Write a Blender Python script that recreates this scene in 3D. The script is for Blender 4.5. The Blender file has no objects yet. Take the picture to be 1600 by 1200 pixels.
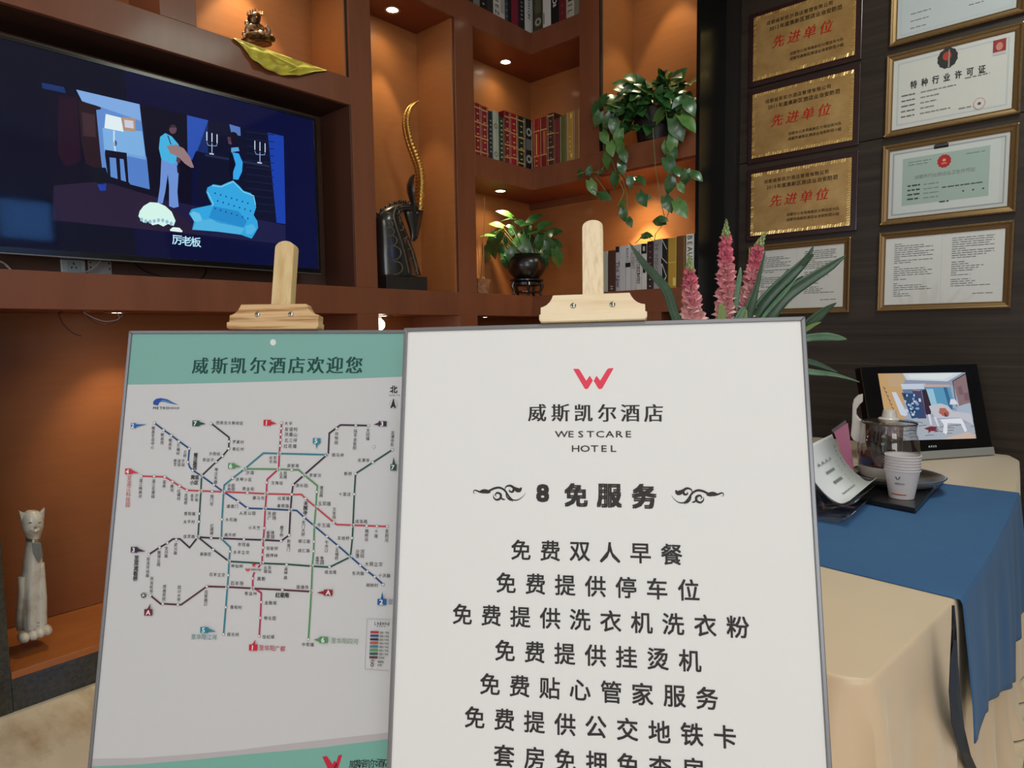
import bpy, bmesh, math, random
import numpy as np
from mathutils import Vector, Matrix
random.seed(7)
SC = bpy.context.scene
COL = SC.collection

# ------------------------------------------------------------------ camera (calibrated against the room's edges)
F, YAW, PIT, ROL = 1020.97, .7255012, .0789319, .0130447
fw = Vector((-math.sin(YAW)*math.cos(PIT), math.cos(YAW)*math.cos(PIT), -math.sin(PIT)))
rr = Vector((math.cos(YAW), math.sin(YAW), 0)); dd = fw.cross(rr)
RI = math.cos(ROL)*rr + math.sin(ROL)*dd
DN = -math.sin(ROL)*rr + math.cos(ROL)*dd
EYE = Vector((0, 0, 1.35))
cam = bpy.data.cameras.new('camera'); cam.sensor_width = 36; cam.lens = F/1600*36; cam.clip_start = .05
camo = bpy.data.objects.new('camera', cam); COL.objects.link(camo)
m = Matrix.Identity(4)
for i in range(3):
    m[i][0] = RI[i]; m[i][1] = -DN[i]; m[i][2] = -fw[i]; m[i][3] = EYE[i]
camo.matrix_world = m
SC.camera = camo

# ------------------------------------------------------------------ exposure, world, room lights
SC.view_settings.view_transform = 'Standard'; SC.view_settings.look = 'None'
SC.view_settings.gamma = 1; SC.view_settings.use_curve_mapping = False
SC.view_settings.exposure = 0
w = bpy.data.worlds.new('world'); SC.world = w; w.use_nodes = True
w.node_tree.nodes['Background'].inputs[0].default_value = (.7, .8, 1, 1)
w.node_tree.nodes['Background'].inputs[1].default_value = .1
def area(name, loc, target, sx, sy, power, col):
    l = bpy.data.lights.new(name, 'AREA'); l.shape = 'RECTANGLE'; l.size = sx; l.size_y = sy
    l.energy = power; l.color = col
    o = bpy.data.objects.new(name, l); COL.objects.link(o); o.location = loc
    o.rotation_euler = (Vector(target)-Vector(loc)).to_track_quat('-Z', 'Y').to_euler()
    return o
area('ceiling_panel_light', (.95, -.75, 3.74), (.95, -.75, 0), 1.2, 1.2, 42, (.98, .99, .97))
area('table_panel_light', (.02, 2.4, 3.74), (.02, 2.4, 0), .7, .7, 33, (.88, 1, .87))
area('window_daylight', (3.3, -2.9, 2.0), (-.8, .9, 1.3), 2.4, 2.2, 84, (.90, .95, 1))
area('left_window_daylight', (-1.6, -3.6, 1.9), (-1.9, 2, 1.4), 2.0, 2.0, 26, (.72, .83, 1))
WARM = (1, .83, .5)
def spot(loc, power, deg=70, blend=.35, aim=(0, 0, -1), col=WARM, r=.02):
    l = bpy.data.lights.new('downlight_beam', 'SPOT'); l.energy = power; l.color = col
    l.spot_size = math.radians(deg); l.spot_blend = blend; l.shadow_soft_size = r
    o = bpy.data.objects.new('downlight_beam', l); COL.objects.link(o); o.location = loc
    o.rotation_euler = Vector(aim).to_track_quat('-Z', 'Y').to_euler()

# ------------------------------------------------------------------ colour, materials
def lin(c):
    c /= 255.0
    return c/12.92 if c <= .04045 else ((c+.055)/1.055)**2.4
def rgb(r, g, b): return (lin(r), lin(g), lin(b), 1)
MC = {}
def mat(name, col, rough=.5, metal=0, coat=0, spec=.5, noise=None, bump=0, emit=None, trans=0, alpha=1, sheen=0):
    """noise=(scale xyz, second colour, contrast) in world space"""
    if name in MC: return MC[name]
    M = bpy.data.materials.new(name); M.use_nodes = True; nt = M.node_tree
    b = nt.nodes['Principled BSDF']
    b.inputs['Base Color'].default_value = col; b.inputs['Roughness'].default_value = rough
    b.inputs['Metallic'].default_value = metal; b.inputs['Coat Weight'].default_value = coat
    b.inputs['Coat Roughness'].default_value = .12
    b.inputs['Specular IOR Level'].default_value = spec; b.inputs['Sheen Weight'].default_value = sheen
    b.inputs['Transmission Weight'].default_value = trans; b.inputs['Alpha'].default_value = alpha
    if emit:
        b.inputs['Emission Color'].default_value = emit[0]; b.inputs['Emission Strength'].default_value = emit[1]
    if noise:
        sc, c2, lo, hi = noise
        g = nt.nodes.new('ShaderNodeNewGeometry'); mp = nt.nodes.new('ShaderNodeMapping'); mp.inputs['Scale'].default_value = sc
        n = nt.nodes.new('ShaderNodeTexNoise'); n.inputs['Scale'].default_value = 1; n.inputs['Detail'].default_value = 6; n.inputs['Roughness'].default_value = .6
        r = nt.nodes.new('ShaderNodeValToRGB'); r.color_ramp.elements[0].color = col; r.color_ramp.elements[1].color = c2
        r.color_ramp.elements[0].position = lo; r.color_ramp.elements[1].position = hi
        nt.links.new(g.outputs['Position'], mp.inputs['Vector']); nt.links.new(mp.outputs[0], n.inputs['Vector'])
        nt.links.new(n.outputs[0], r.inputs[0]); nt.links.new(r.outputs[0], b.inputs['Base Color'])
        if bump:
            bp = nt.nodes.new('ShaderNodeBump'); bp.inputs['Strength'].default_value = bump; bp.inputs['Distance'].default_value = .002
            nt.links.new(n.outputs[0], bp.inputs['Height']); nt.links.new(bp.outputs[0], b.inputs['Normal'])
    MC[name] = M; return M
def glassmat(name, tint=(1, 1, 1, 1), rough=.02, refl=.04, edge=.5):
    if name in MC: return MC[name]
    M = bpy.data.materials.new(name); M.use_nodes = True; nt = M.node_tree; nt.nodes.clear()
    o = nt.nodes.new('ShaderNodeOutputMaterial'); t = nt.nodes.new('ShaderNodeBsdfTransparent'); t.inputs[0].default_value = tint
    g = nt.nodes.new('ShaderNodeBsdfGlossy'); g.inputs['Roughness'].default_value = rough
    lw = nt.nodes.new('ShaderNodeLayerWeight'); lw.inputs[0].default_value = .25
    mr = nt.nodes.new('ShaderNodeMapRange'); mr.inputs[3].default_value = refl; mr.inputs[4].default_value = edge
    mx = nt.nodes.new('ShaderNodeMixShader')
    nt.links.new(lw.outputs['Facing'], mr.inputs[0]); nt.links.new(mr.outputs[0], mx.inputs[0])
    nt.links.new(t.outputs[0], mx.inputs[1]); nt.links.new(g.outputs[0], mx.inputs[2]); nt.links.new(mx.outputs[0], o.inputs[0])
    MC[name] = M; return M
def printmat(name, rough=.55, emit=0, metal=0, spec=.4):
    """colour comes from the flat artwork's own colour attribute"""
    if name in MC: return MC[name]
    M = bpy.data.materials.new(name); M.use_nodes = True; nt = M.node_tree; b = nt.nodes['Principled BSDF']
    a = nt.nodes.new('ShaderNodeAttribute'); a.attribute_name = 'ink'
    b.inputs['Roughness'].default_value = rough; b.inputs['Metallic'].default_value = metal; b.inputs['Specular IOR Level'].default_value = spec
    if emit:
        b.inputs['Base Color'].default_value = (.004, .004, .005, 1)
        nt.links.new(a.outputs['Color'], b.inputs['Emission Color']); b.inputs['Emission Strength'].default_value = emit
    else: nt.links.new(a.outputs['Color'], b.inputs['Base Color'])
    MC[name] = M; return M

WOOD = mat('cherry_veneer_face', rgb(131, 76, 50), .4, coat=.12, noise=((9, 9, 1.1), rgb(114, 64, 42), .3, .75))
WOODB = mat('cherry_veneer_back', rgb(166, 106, 60), .42, coat=.12, noise=((5, 5, 50), rgb(160, 100, 55), .3, .7))
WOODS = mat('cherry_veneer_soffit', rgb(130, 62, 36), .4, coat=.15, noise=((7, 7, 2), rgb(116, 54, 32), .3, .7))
WOODL = mat('cherry_veneer_low_shaded', rgb(140, 82, 46), .4, coat=.12, noise=((5, 5, 50), rgb(133, 77, 42), .3, .7))  # back veneer darkened for the lower bays, their shade put into the colour
WOODD = mat('shaded_lining', rgb(58, 34, 27), .5)  # television niche lining: its deep shade is put into the colour
GROOVE = mat('shadow_gap_black', rgb(14, 10, 9), .7)
DARKW = mat('dark_walnut_wall', rgb(60, 49, 42), .42, spec=.3, noise=((.9, 3, 34), rgb(35, 27, 23), .32, .72), bump=.1)
STONE = mat('black_green_granite', rgb(52, 52, 46), .15, coat=.4, noise=((60, 60, 60), rgb(36, 38, 33), .4, .6))
BLACKG = mat('black_glass_panel', rgb(9, 9, 10), .3, spec=.25)
MARBLE = mat('beige_marble_floor', rgb(232, 212, 182), .16, coat=.3, noise=((3.2, 9, 3), rgb(190, 160, 124), .48, .78))
PLAST = mat('off_white_plaster', rgb(215, 210, 200), .8)
ALU = mat('brushed_grey_aluminium', rgb(128, 128, 132), .38, metal=.55)
FOAM = mat('white_foam_core', rgb(228, 228, 224), .75)
PINE = mat('pale_pine', rgb(236, 216, 182), .55, noise=((150, 150, 2.5), rgb(212, 184, 144), .45, .75))
PINED = mat('grained_pine', rgb(214, 178, 130), .5, noise=((5, 5, 130), rgb(166, 116, 66), .47, .62))
STEEL = mat('polished_steel', rgb(200, 198, 190), .18, metal=1)
BLACKP = mat('black_plastic', rgb(14, 14, 16), .25)
WHITEP = mat('white_plastic', rgb(222, 224, 222), .35)
GREENL = mat('glossy_dark_leaf', rgb(56, 102, 50), .3, coat=.3, noise=((30, 30, 30), rgb(38, 76, 40), .35, .65))
GREENY = mat('bright_leaf', rgb(92, 134, 66), .3, coat=.3, noise=((30, 30, 30), rgb(70, 112, 52), .35, .65))
STEMG = mat('green_stem', rgb(110, 128, 70), .5)

# ------------------------------------------------------------------ mesh helpers
class MB:
    def __init__(s): s.v = []; s.f = []; s.sm = False; s.mi = []
    def add(s, vs, fs, mi=0):
        k = len(s.v); s.v += [Vector(p) for p in vs]
        s.f += [tuple(i+k for i in f) for f in fs]; s.mi += [mi]*len(fs); return s
    def box(s, a, b, mi=0):
        (x0, y0, z0), (x1, y1, z1) = a, b
        x0, x1 = min(x0, x1), max(x0, x1); y0, y1 = min(y0, y1), max(y0, y1); z0, z1 = min(z0, z1), max(z0, z1)
        return s.add([(x0,y0,z0),(x1,y0,z0),(x1,y1,z0),(x0,y1,z0),(x0,y0,z1),(x1,y0,z1),(x1,y1,z1),(x0,y1,z1)],
                     [(0,3,2,1),(4,5,6,7),(0,1,5,4),(1,2,6,5),(2,3,7,6),(3,0,4,7)], mi)
    def hexa(s, q0, q1, mi=0):          # two quads (lists of 4 points) joined
        return s.add(list(q0)+list(q1), [(0,1,2,3),(7,6,5,4),(0,4,5,1),(1,5,6,2),(2,6,7,3),(3,7,4,0)], mi)
    def prism(s, poly, d, mi=0):        # extrude polygon (3D points) along d
        n = len(poly); d = Vector(d); P = [Vector(p) for p in poly]
        return s.add(P+[p+d for p in P], [tuple(range(n))[::-1], tuple(range(n, 2*n))]+[(i, (i+1) % n, n+(i+1) % n, n+i) for i in range(n)], mi)
    def loft(s, rings, cap=True, closed=True, mi=0):
        n = len(rings[0]); V = [p for r in rings for p in r]; Fc = []
        for k in range(len(rings)-1):
            for i in range(n if closed else n-1):
                j = (i+1) % n; Fc.append((k*n+i, k*n+j, (k+1)*n+j, (k+1)*n+i))
        if cap: Fc += [tuple(range(n))[::-1], tuple(range((len(rings)-1)*n, len(rings)*n))]
        s.sm = True; return s.add(V, Fc, mi)
    def tube(s, pts, rad, n=8, mi=0, flat=1.0):
        P = [Vector(p) for p in pts]; R = rad if hasattr(rad, '__len__') else [rad]*len(P); rings = []
        up = Vector((0, 0, 1)); prev = None
        for i, p in enumerate(P):
            t = (P[min(i+1, len(P)-1)]-P[max(i-1, 0)]).normalized()
            if prev is None:
                a = t.cross(up);  a = a if a.length > .05 else t.cross(Vector((1, 0, 0)))
            else: a = prev-(prev.dot(t))*t
            a.normalize(); prev = a; b = t.cross(a)
            rings.append([p+R[i]*(math.cos(2*math.pi*k/n)*a+flat*math.sin(2*math.pi*k/n)*b) for k in range(n)])
        return s.loft(rings, mi=mi)
    def lathe(s, c, prof, n=24, mi=0, cap=True):
        c = Vector(c)
        return s.loft([[c+Vector((r*math.cos(2*math.pi*k/n), r*math.sin(2*math.pi*k/n), z)) for k in range(n)] for r, z in prof], cap=cap, mi=mi)
    def ball(s, c, rx, ry=None, rz=None, n=12, m=7, mi=0, ax=None):
        ry = ry or rx; rz = rz or rx; c = Vector(c); A = ax or (Vector((1,0,0)), Vector((0,1,0)), Vector((0,0,1))); rings = []
        for i in range(m+1):
            t = -math.pi/2+math.pi*(i+.001 if i == 0 else i-.001 if i == m else i)/m
            t = max(-1.53, min(1.53, t))
            rings.append([c+A[0]*rx*math.cos(t)*math.cos(2*math.pi*k/n)+A[1]*ry*math.cos(t)*math.sin(2*math.pi*k/n)+A[2]*rz*math.sin(t) for k in range(n)])
        return s.loft(rings, mi=mi)
    def mesh(s, name, mats, off=Vector((0, 0, 0))):
        me = bpy.data.meshes.new(name); me.from_pydata([tuple(p-off) for p in s.v], [], s.f)
        for mm in (mats if isinstance(mats, (list, tuple)) else [mats]): me.materials.append(mm)
        if len(me.materials) > 1: me.polygons.foreach_set('material_index', s.mi)
        bm = bmesh.new(); bm.from_mesh(me); bmesh.ops.recalc_face_normals(bm, faces=bm.faces); bm.to_mesh(me); bm.free()
        if s.sm:
            me.polygons.foreach_set('use_smooth', [True]*len(me.polygons))
            try: me.set_sharp_from_angle(angle=math.radians(38))
            except Exception: pass
        me.update(); return me
    def build(s, name, mats, parent=None, bevel=0, loc=None):
        if parent: off = world_loc(parent)
        elif loc is not None: off = Vector(loc)
        else: off = Vector((sum(p.x for p in s.v)/len(s.v), sum(p.y for p in s.v)/len(s.v), min(p.z for p in s.v)))
        me = s.mesh(name, mats, off)
        o = bpy.data.objects.new(name, me); COL.objects.link(o)
        if parent: o.parent = parent
        else: o.location = off
        if bevel:
            md = o.modifiers.new('bevel', 'BEVEL'); md.width = bevel; md.segments = 2; md.limit_method = 'ANGLE'
        return o
def world_loc(o):
    v = Vector((0, 0, 0))
    while o: v += Vector(o.location); o = o.parent
    return v
def thing(name, label, cat, loc, group=None):
    o = bpy.data.objects.new(name, None); COL.objects.link(o); o.location = loc; o.empty_display_size = .05
    o['label'] = label; o['category'] = cat
    if group: o['group'] = group
    return o
def tag(o, label, cat, group=None, kind=None):
    o['label'] = label; o['category'] = cat
    if group: o['group'] = group
    if kind: o['kind'] = kind
    return o
def struct(o): o['kind'] = 'structure'; return o
def box(name, a, b, m_, parent=None, bevel=0): return MB().box(a, b).build(name, m_, parent, bevel)

# a surveyed point: where the sight line through photo point (x, y) meets a real plane of the room
def ray(x, y): return fw + RI*((x-800)/F) + DN*((y-600)/F)
def meet(x, y, n, d):
    n = Vector(n); r = ray(x, y); return EYE + r*((d-n.dot(EYE))/n.dot(r))
def onX(x, y, d): return meet(x, y, (1, 0, 0), d)
def onY(x, y, d): return meet(x, y, (0, 1, 0), d)
def onZ(x, y, d): return meet(x, y, (0, 0, 1), d)

class Plane:
    """a flat panel in the room: origin, unit u (right), unit v (up), n (out of the face)"""
    def __init__(s, O, u, v): s.O = Vector(O); s.u = Vector(u).normalized(); v = Vector(v); s.v = (v-v.dot(s.u)*s.u).normalized(); s.n = s.u.cross(s.v)
    def p(s, a, b, c=0): return s.O+s.u*a+s.v*b+s.n*c
    def uv(s, x, y, c=0):
        q = meet(x, y, s.n, s.n.dot(s.O)+c)-s.O; return (q.dot(s.u), q.dot(s.v))
    def box(s, a0, b0, c0, a1, b1, c1):
        return MB().hexa([s.p(a0,b0,c0), s.p(a1,b0,c0), s.p(a1,b1,c0), s.p(a0,b1,c0)], [s.p(a0,b0,c1), s.p(a1,b0,c1), s.p(a1,b1,c1), s.p(a0,b1,c1)])
GL = {}
def glyph(ch, off=0):
    k = (ch, off)
    if k in GL: return GL[k]
    cu = bpy.data.curves.new('g', 'FONT'); cu.body = ch; cu.size = 1; cu.align_x = 'CENTER'; cu.align_y = 'CENTER'
    cu.resolution_u = 2; cu.offset = off
    o = bpy.data.objects.new('g', cu); COL.objects.link(o)
    dg = bpy.context.evaluated_depsgraph_get(); me = bpy.data.meshes.new_from_object(o.evaluated_get(dg))
    vs = [(p.co.x, p.co.y) for p in me.vertices]; fs = [tuple(p.vertices) for p in me.polygons]
    bpy.data.objects.remove(o); bpy.data.curves.remove(cu); bpy.data.meshes.remove(me)
    if vs:
        if ord(ch) > 0x2000:
            cx = (min(a for a, b in vs)+max(a for a, b in vs))/2 if ch not in '卡' else 0
            cy = (min(b for a, b in vs)+max(b for a, b in vs))/2
        else: cx = (min(a for a, b in vs)+max(a for a, b in vs))/2; cy = (min(b for a, b in vs)+max(b for a, b in vs))/2
        vs = [(a-cx, b-cy) for a, b in vs]
    GL[k] = (vs, fs); return GL[k]
class Print:
    """flat printed artwork lying on a Plane; every shape one layer step above the last"""
    def __init__(s, pl, base=.0004, step=.00004, k=1.0): s.k = k; s.pl = pl; s.V = []; s.F = []; s.C = []; s.h = base; s.step = step
    def up(s, k=1): s.h += s.step*k
    def raw(s, uvs, fs, col):
        k = len(s.V); s.V += [s.pl.p(a, b, s.h) for a, b in uvs]
        for f in fs: s.F.append(tuple(i+k for i in f)); s.C.append(col)
    def uvpoly(s, uvs, col): s.raw(uvs, [tuple(range(len(uvs)))], col)
    def poly(s, pts, col): s.uvpoly([s.pl.uv(x, y) for x, y in pts], rgb(*col))
    def ell(s, x, y, rx, ry, col, n=12):
        s.poly([(x+rx*math.cos(2*math.pi*k/n), y+ry*math.sin(2*math.pi*k/n)) for k in range(n)], col)
    def line(s, pts, wd, col):
        P = [Vector(s.pl.uv(x, y)) for x, y in pts]; s.uvline(P, wd*s.k, rgb(*col))
    def uvline(s, P, wd, c, taper=None):
        n = len(P); L = []; R_ = []
        for i in range(n):
            a = (P[i]-P[i-1]).normalized() if i else (P[1]-P[0]).normalized()
            b = (P[i+1]-P[i]).normalized() if i < n-1 else a
            t = (a+b); t = t.normalized() if t.length > .1 else a
            q = Vector((-t.y, t.x)); k = 1/max(.5, abs(q.dot(Vector((-a.y, a.x))))); wi = wd*(taper[i] if taper else 1)
            L.append(P[i]+q*wi/2*k); R_.append(P[i]-q*wi/2*k)
        s.raw(L+R_, [(i, i+1, n+i+1, n+i) for i in range(n-1)], c)
    def text(s, st, x, y, dx, dy, size, col, off=0, skew=0, sx=1, thick=0, uvmode=False):
        """glyphs centred at (x,y)+(dx,dy)*k photo px; size in metres"""
        size *= s.k; bold = off if off > .009 else 0; off = 0 if bold else off
        for k, ch in enumerate(st):
            if ch == ' ': continue
            vs, fs = glyph(ch, off); a, b = s.pl.uv(x+dx*k, y+dy*k) if not uvmode else (x+dx*k, y+dy*k)
            ov = [(0, 0)] if not (thick or bold) else [(-thick, 0), (0, 0), (thick, 0)] if thick else [(-bold, -bold), (bold, -bold), (-bold, bold), (bold, bold)]
            for t, t2 in ov:
                s.raw([(a+(px*sx+py*skew+t)*size, b+(py+t2)*size) for px, py in vs], fs, rgb(*col))
                if len(ov) > 1: s.h += s.step*.2
    def build(s, name, mat_, parent):
        off = world_loc(parent); me = bpy.data.meshes.new(name)
        me.from_pydata([tuple(p-off) for p in s.V], [], s.F)
        ca = me.color_attributes.new('ink', 'FLOAT_COLOR', 'CORNER')
        arr = []
        for pl, c in zip(me.polygons, s.C): arr += list(c)*pl.loop_total
        ca.data.foreach_set('color', arr); me.materials.append(mat_); me.update()
        o = bpy.data.objects.new(name, me); COL.objects.link(o); o.parent = parent
        return o
INK = printmat('printed_ink', .6); SCREEN = printmat('lit_screen', .5, emit=1.0, spec=0)

# ------------------------------------------------------------------ the room
struct(box('floor', (-3.6, -4, -.1), (4, 3.95, 0), mat('floor_bed', rgb(150, 132, 104), .6)))
fl = [o for o in bpy.data.objects if o.name == 'floor'][0]
tile_me = None
for i in range(9):
    for j in range(10):
        x0, y0 = -3.3+i*.8, -4+j*.8
        if y0 > 3.84: continue
        x1, y1 = x0+.797, min(y0+.797, 3.85)
        o = MB().box((x0, y0, .0), (x1, y1, .002)).build('tile', MARBLE, fl)
struct(box('ceiling', (-3.6, -4, 3.8), (4, 3.95, 3.9), PLAST))
struct(box('wall_left', (-3.5, -4, 0), (-3.4, 3.95, 3.8), PLAST))
struct(box('wall_back', (-3.4, -4.1, 0), (4, -4, 3.8), PLAST))
struct(box('wall_right', (4, -4, 0), (4.1, 3.95, 3.8), PLAST))
wn = MB()
for a, b in (((3.96, 1.3, 2.52), (4, 2.5, 2.58)), ((3.96, 1.3, 3.04), (4, 2.5, 3.1)), ((3.96, 1.3, 2.58), (4, 1.36, 3.04)), ((3.96, 2.44, 2.58), (4, 2.5, 3.04)), ((3.96, 1.88, 2.58), (4, 1.92, 3.04))): wn.box(a, b)
wn = struct(wn.build('window_1', ALU)); box('pane', (3.975, 1.36, 2.58), (3.985, 2.44, 3.04), mat('daylit_pane', (.3, .4, .5, 1), .2, emit=((.10, .36, 1, 1), 4.5)), wn)
wf = struct(box('wall_front', (-3.4, 3.87, 0), (4, 3.95, 3.8), GROOVE))
# walnut wall panels on the front wall, with fine horizontal joints
for z0, z1 in ((0, 1.158), (1.162, 2.318), (2.322, 3.8)):
    o = box('panel', (-1.6, 3.85, z0), (4, 3.875, z1), DARKW, wf, .0015)
box('joint_strip', (-1.6, 3.853, 1.156), (4, 3.86, 1.164), mat('joint_bronze', rgb(92, 80, 66), .3, metal=.6), wf)
struct(box('trim_1', (-1.668, 3.80, 0), (-1.6, 3.872, 3.8), mat('dark_edge_trim', rgb(30, 25, 23), .35)))

# ------------------------------------------------------------------ built-in bookcase
XF, YF, XR = -2.868, 3.468, -1.69
bc = thing('built_in_bookcase', 'reddish brown built-in wooden wall unit with lit niches wrapping round the corner', 'bookcase', (-2.9, 2.0, 0))
def B(name, a, b, m_=WOOD, bev=.0015): return box(name, a, b, m_, bc, bev)
# fascias (front boards of the horizontal divisions)
T = .02
B('ledge_fascia', (XF-T, -.6, 1.457), (XF, YF+T, 1.595)); B('ledge_fascia', (XF, YF, 1.457), (XR, YF+T, 1.595))
B('shelf_board', (-3.33, -.6, 1.575), (XF-T, 3.86, 1.594)); B('shelf_board', (XF-T, YF+T, 1.575), (XR, 3.86, 1.594))
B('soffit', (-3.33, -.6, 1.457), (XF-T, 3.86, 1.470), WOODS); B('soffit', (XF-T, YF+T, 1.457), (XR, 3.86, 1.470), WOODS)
# over the television
B('upper_fascia', (XF-T, -.6, 2.511), (XF, 2.03, 2.645)); B('shelf_board', (-3.2, -.6, 2.625), (XF-T, 2.03, 2.644)); B('soffit', (-3.2, -.6, 2.5105), (XF-T, 2.03, 2.53), WOODD); B('side_lining', (-3.14, 2.022, 1.596), (XF-.004, 2.03, 2.5105), mat('shaded_side_lining', rgb(84, 50, 38), .45))  # soffit and side lining coloured dark to stand in for the niche's shade
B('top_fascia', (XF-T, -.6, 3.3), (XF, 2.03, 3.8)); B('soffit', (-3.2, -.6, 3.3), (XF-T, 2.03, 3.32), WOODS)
B('post', (-3.2, 1.125, 2.645), (XF, 1.27, 3.3)); B('post', (-3.2, -.6, 2.645), (XF, .3, 3.3))
# posts
B('post', (-3.2, 2.03, 1.595), (XF, 2.165, 3.8)); B('post', (-3.2, 2.767, 1.595), (XF, 2.92, 3.19))
B('post', (-2.476, YF, 2.445), (-2.33, 3.86, 3.8)); B('post', (-2.476, YF+.022, 2.306), (-2.33, 3.86, 2.445))
# antelope bay soffit and the fascia carried on to the corner
B('upper_fascia', (XF-T, 2.165, 3.19), (XF, YF+T, 3.325)); B('upper_fascia', (XF, YF, 3.19), (-2.476, YF+T, 3.325))
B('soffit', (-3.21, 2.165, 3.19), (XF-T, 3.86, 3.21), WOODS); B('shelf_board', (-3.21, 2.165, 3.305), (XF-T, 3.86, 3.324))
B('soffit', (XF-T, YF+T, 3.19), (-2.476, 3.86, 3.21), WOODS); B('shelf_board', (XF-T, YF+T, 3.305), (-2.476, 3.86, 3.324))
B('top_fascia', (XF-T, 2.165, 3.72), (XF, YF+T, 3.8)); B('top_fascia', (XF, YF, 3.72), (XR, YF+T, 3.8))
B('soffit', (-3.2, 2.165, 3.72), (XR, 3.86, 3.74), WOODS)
# middle shelf of the corner and shelf of the hanging plant
B('middle_fascia', (XF-T, 2.92, 2.305), (XF, YF+T, 2.44)); B('middle_fascia', (XF, YF, 2.305), (-2.33, YF+T, 2.445)); B('middle_fascia', (-2.33, YF, 2.318), (XR, YF+T, 2.457))
B('shelf_board', (-3.2, 2.92, 2.42), (XF-T, 3.86, 2.439)); B('shelf_board', (XF-T, YF+T, 2.42), (-2.476, 3.86, 2.439)); B('shelf_board', (-2.33, YF+T, 2.437), (XR, 3.86, 2.456))
B('soffit', (-3.2, 2.92, 2.305), (XF-T, 3.86, 2.32), WOODS); B('soffit', (XF-T, YF+T, 2.305), (XR, 3.86, 2.32), WOODS)
# backs
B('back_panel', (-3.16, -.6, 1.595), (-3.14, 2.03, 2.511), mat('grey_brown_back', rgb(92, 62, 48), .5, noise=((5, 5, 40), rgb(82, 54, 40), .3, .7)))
B('back_panel', (-3.21, -.6, 2.645), (-3.19, 2.03, 3.3), WOODB)
B('back_panel', (-3.22, 2.165, 1.595), (-3.2, 2.767, 3.19), WOODB)
B('back_panel', (-3.22, 2.165, 3.325), (-3.2, 3.86, 3.72), WOODB)
B('back_panel', (-3.22, 2.92, 1.595), (-3.2, 3.86, 3.19), WOODB)
B('back_panel', (-3.2, 3.852, 1.595), (XR, 3.868, 3.8), WOODB)
B('back_panel', (-3.34, -.6, .15), (-3.32, 3.86, 1.457), WOODL); B('back_panel', (-3.32, 3.852, .15), (XR, 3.868, 1.457), WOODL)
# side linings stand 6 mm clear of the posts' front edges: a dark shadow gap
B('side_lining', (-3.2, 2.759, 1.595), (XF-.022, 2.767, 3.19), WOODB); B('shadow_gap', (-3.21+.335, 2.7665, 1.6), (XF-.012, 2.7672, 3.19), GROOVE, 0)
B('side_lining', (-3.19, 2.018, 2.645), (XF-.03, 2.03, 3.3), WOODB); B('shadow_gap', (XF-.03, 2.0285, 2.645), (XF-.012, 2.0302, 3.3), GROOVE, 0)
B('side_lining', (-2.33, YF+.03, 2.457), (-2.318, 3.852, 3.72), WOODB); B('shadow_gap', (-2.331, YF+.004, 2.457), (-2.322, YF+.026, 3.72), GROOVE, 0)
B('side_lining', (-3.2, 2.92, 1.595), (XF-.03, 2.928, 2.305), WOODB)
B('batten', (-3.2, 3.83, 2.262), (-2.5, 3.852, 2.305), WOOD)
# lower part
B('post', (-3.32, 2.03, .15), (XF, 2.165, 1.457)); B('post', (-3.32, 2.767, .15), (XF, 2.92, 1.457)); B('post', (-2.03, YF, .15), (-1.9, 3.85, 1.457))
B('base_board', (-3.32, .49, .122), (XF, 3.85, .149), mat('honey_shelf', rgb(170, 100, 46), .3, coat=.3, noise=((6, 3, 6), rgb(146, 82, 38), .3, .7))); B('base_board', (XF, YF, .122), (XR, 3.85, .149))
B('plinth', (-3.32, .49, 0.002), (XF+.002, 3.85, .1215), STONE); B('plinth', (XF, YF, 0.002), (XR, 3.85, .1215), STONE)
B('end_panel', (XR, YF-.002, 0.002), (-1.668, 3.852, 3.8), BLACKG)
struct(box('trim_2', (-3.35, -1.6, 0.002), (XF+.003, .488, 1.456), STONE)); struct(box('trim_3', (-3.35, -1.6, 1.457), (XF, -.601, 3.8), WOOD))

# ------------------------------------------------------------------ downlights
LENS = mat('lit_lens', (1, 1, 1, 1), .4, emit=((1, .86, .66, 1), 14)); RING = mat('chrome_ring', rgb(190, 170, 150), .3, metal=.9)
def downlight(x, y, z, label, power=9, deg=76, blend=.3, r=.034, aim=(0, 0, -1)):
    t = thing('downlight', label, 'downlight', (x, y, z), 'recessed downlights of the wall unit')
    MB().lathe((x, y, z), [(r, 0), (r+.012, 0), (r+.013, -.003), (r+.009, -.006), (r-.001, -.004)], 24, cap=False).build('trim_ring', RING, t)
    MB().lathe((x, y, z), [(r, -.001), (r*.8, -.004), (r*.3, -.0055)], 20).build('lens', LENS, t)
    spot((x, y, z-.012), power*2.6, deg, blend, aim); spot((x, y, z-.012), power*.55, 140, .9)
downlight(-3.061, 2.467, 3.19, 'round lit downlight in the soffit above the horned antelope head', 8.5, 50)
downlight(-3.074, 3.444, 3.19, 'round lit downlight above the leather-bound books in the corner', 6, 48)
downlight(-3.035, 3.331, 2.305, 'round lit downlight above the potted plant on the black stand', 9, 56)
downlight(-3.063, .964, 1.457, 'downlight under the ledge with loose cables around it, above the white cat', 6, 80, .7, aim=(-.2, .12, -1))
downlight(-3.029, 2.323, 1.457, 'downlight under the ledge below the antelope head', 3.5, 90, .4)
downlight(-3.023, 3.148, 1.457, 'downlight under the ledge below the stone bowl', 1.2, 70)
downlight(-1.987, 3.60, 1.457, 'downlight under the ledge just left of the pink flowers', 5, 95)
downlight(-2.19, 3.66, 2.305, 'downlight hidden behind the trailing vines above the white books', 27, 64, .5, aim=(.0, .12, -1))
downlight(-3.03, 1.62, 3.3, 'downlight above the small deity statue, beyond the top edge', 12, 64)
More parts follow.
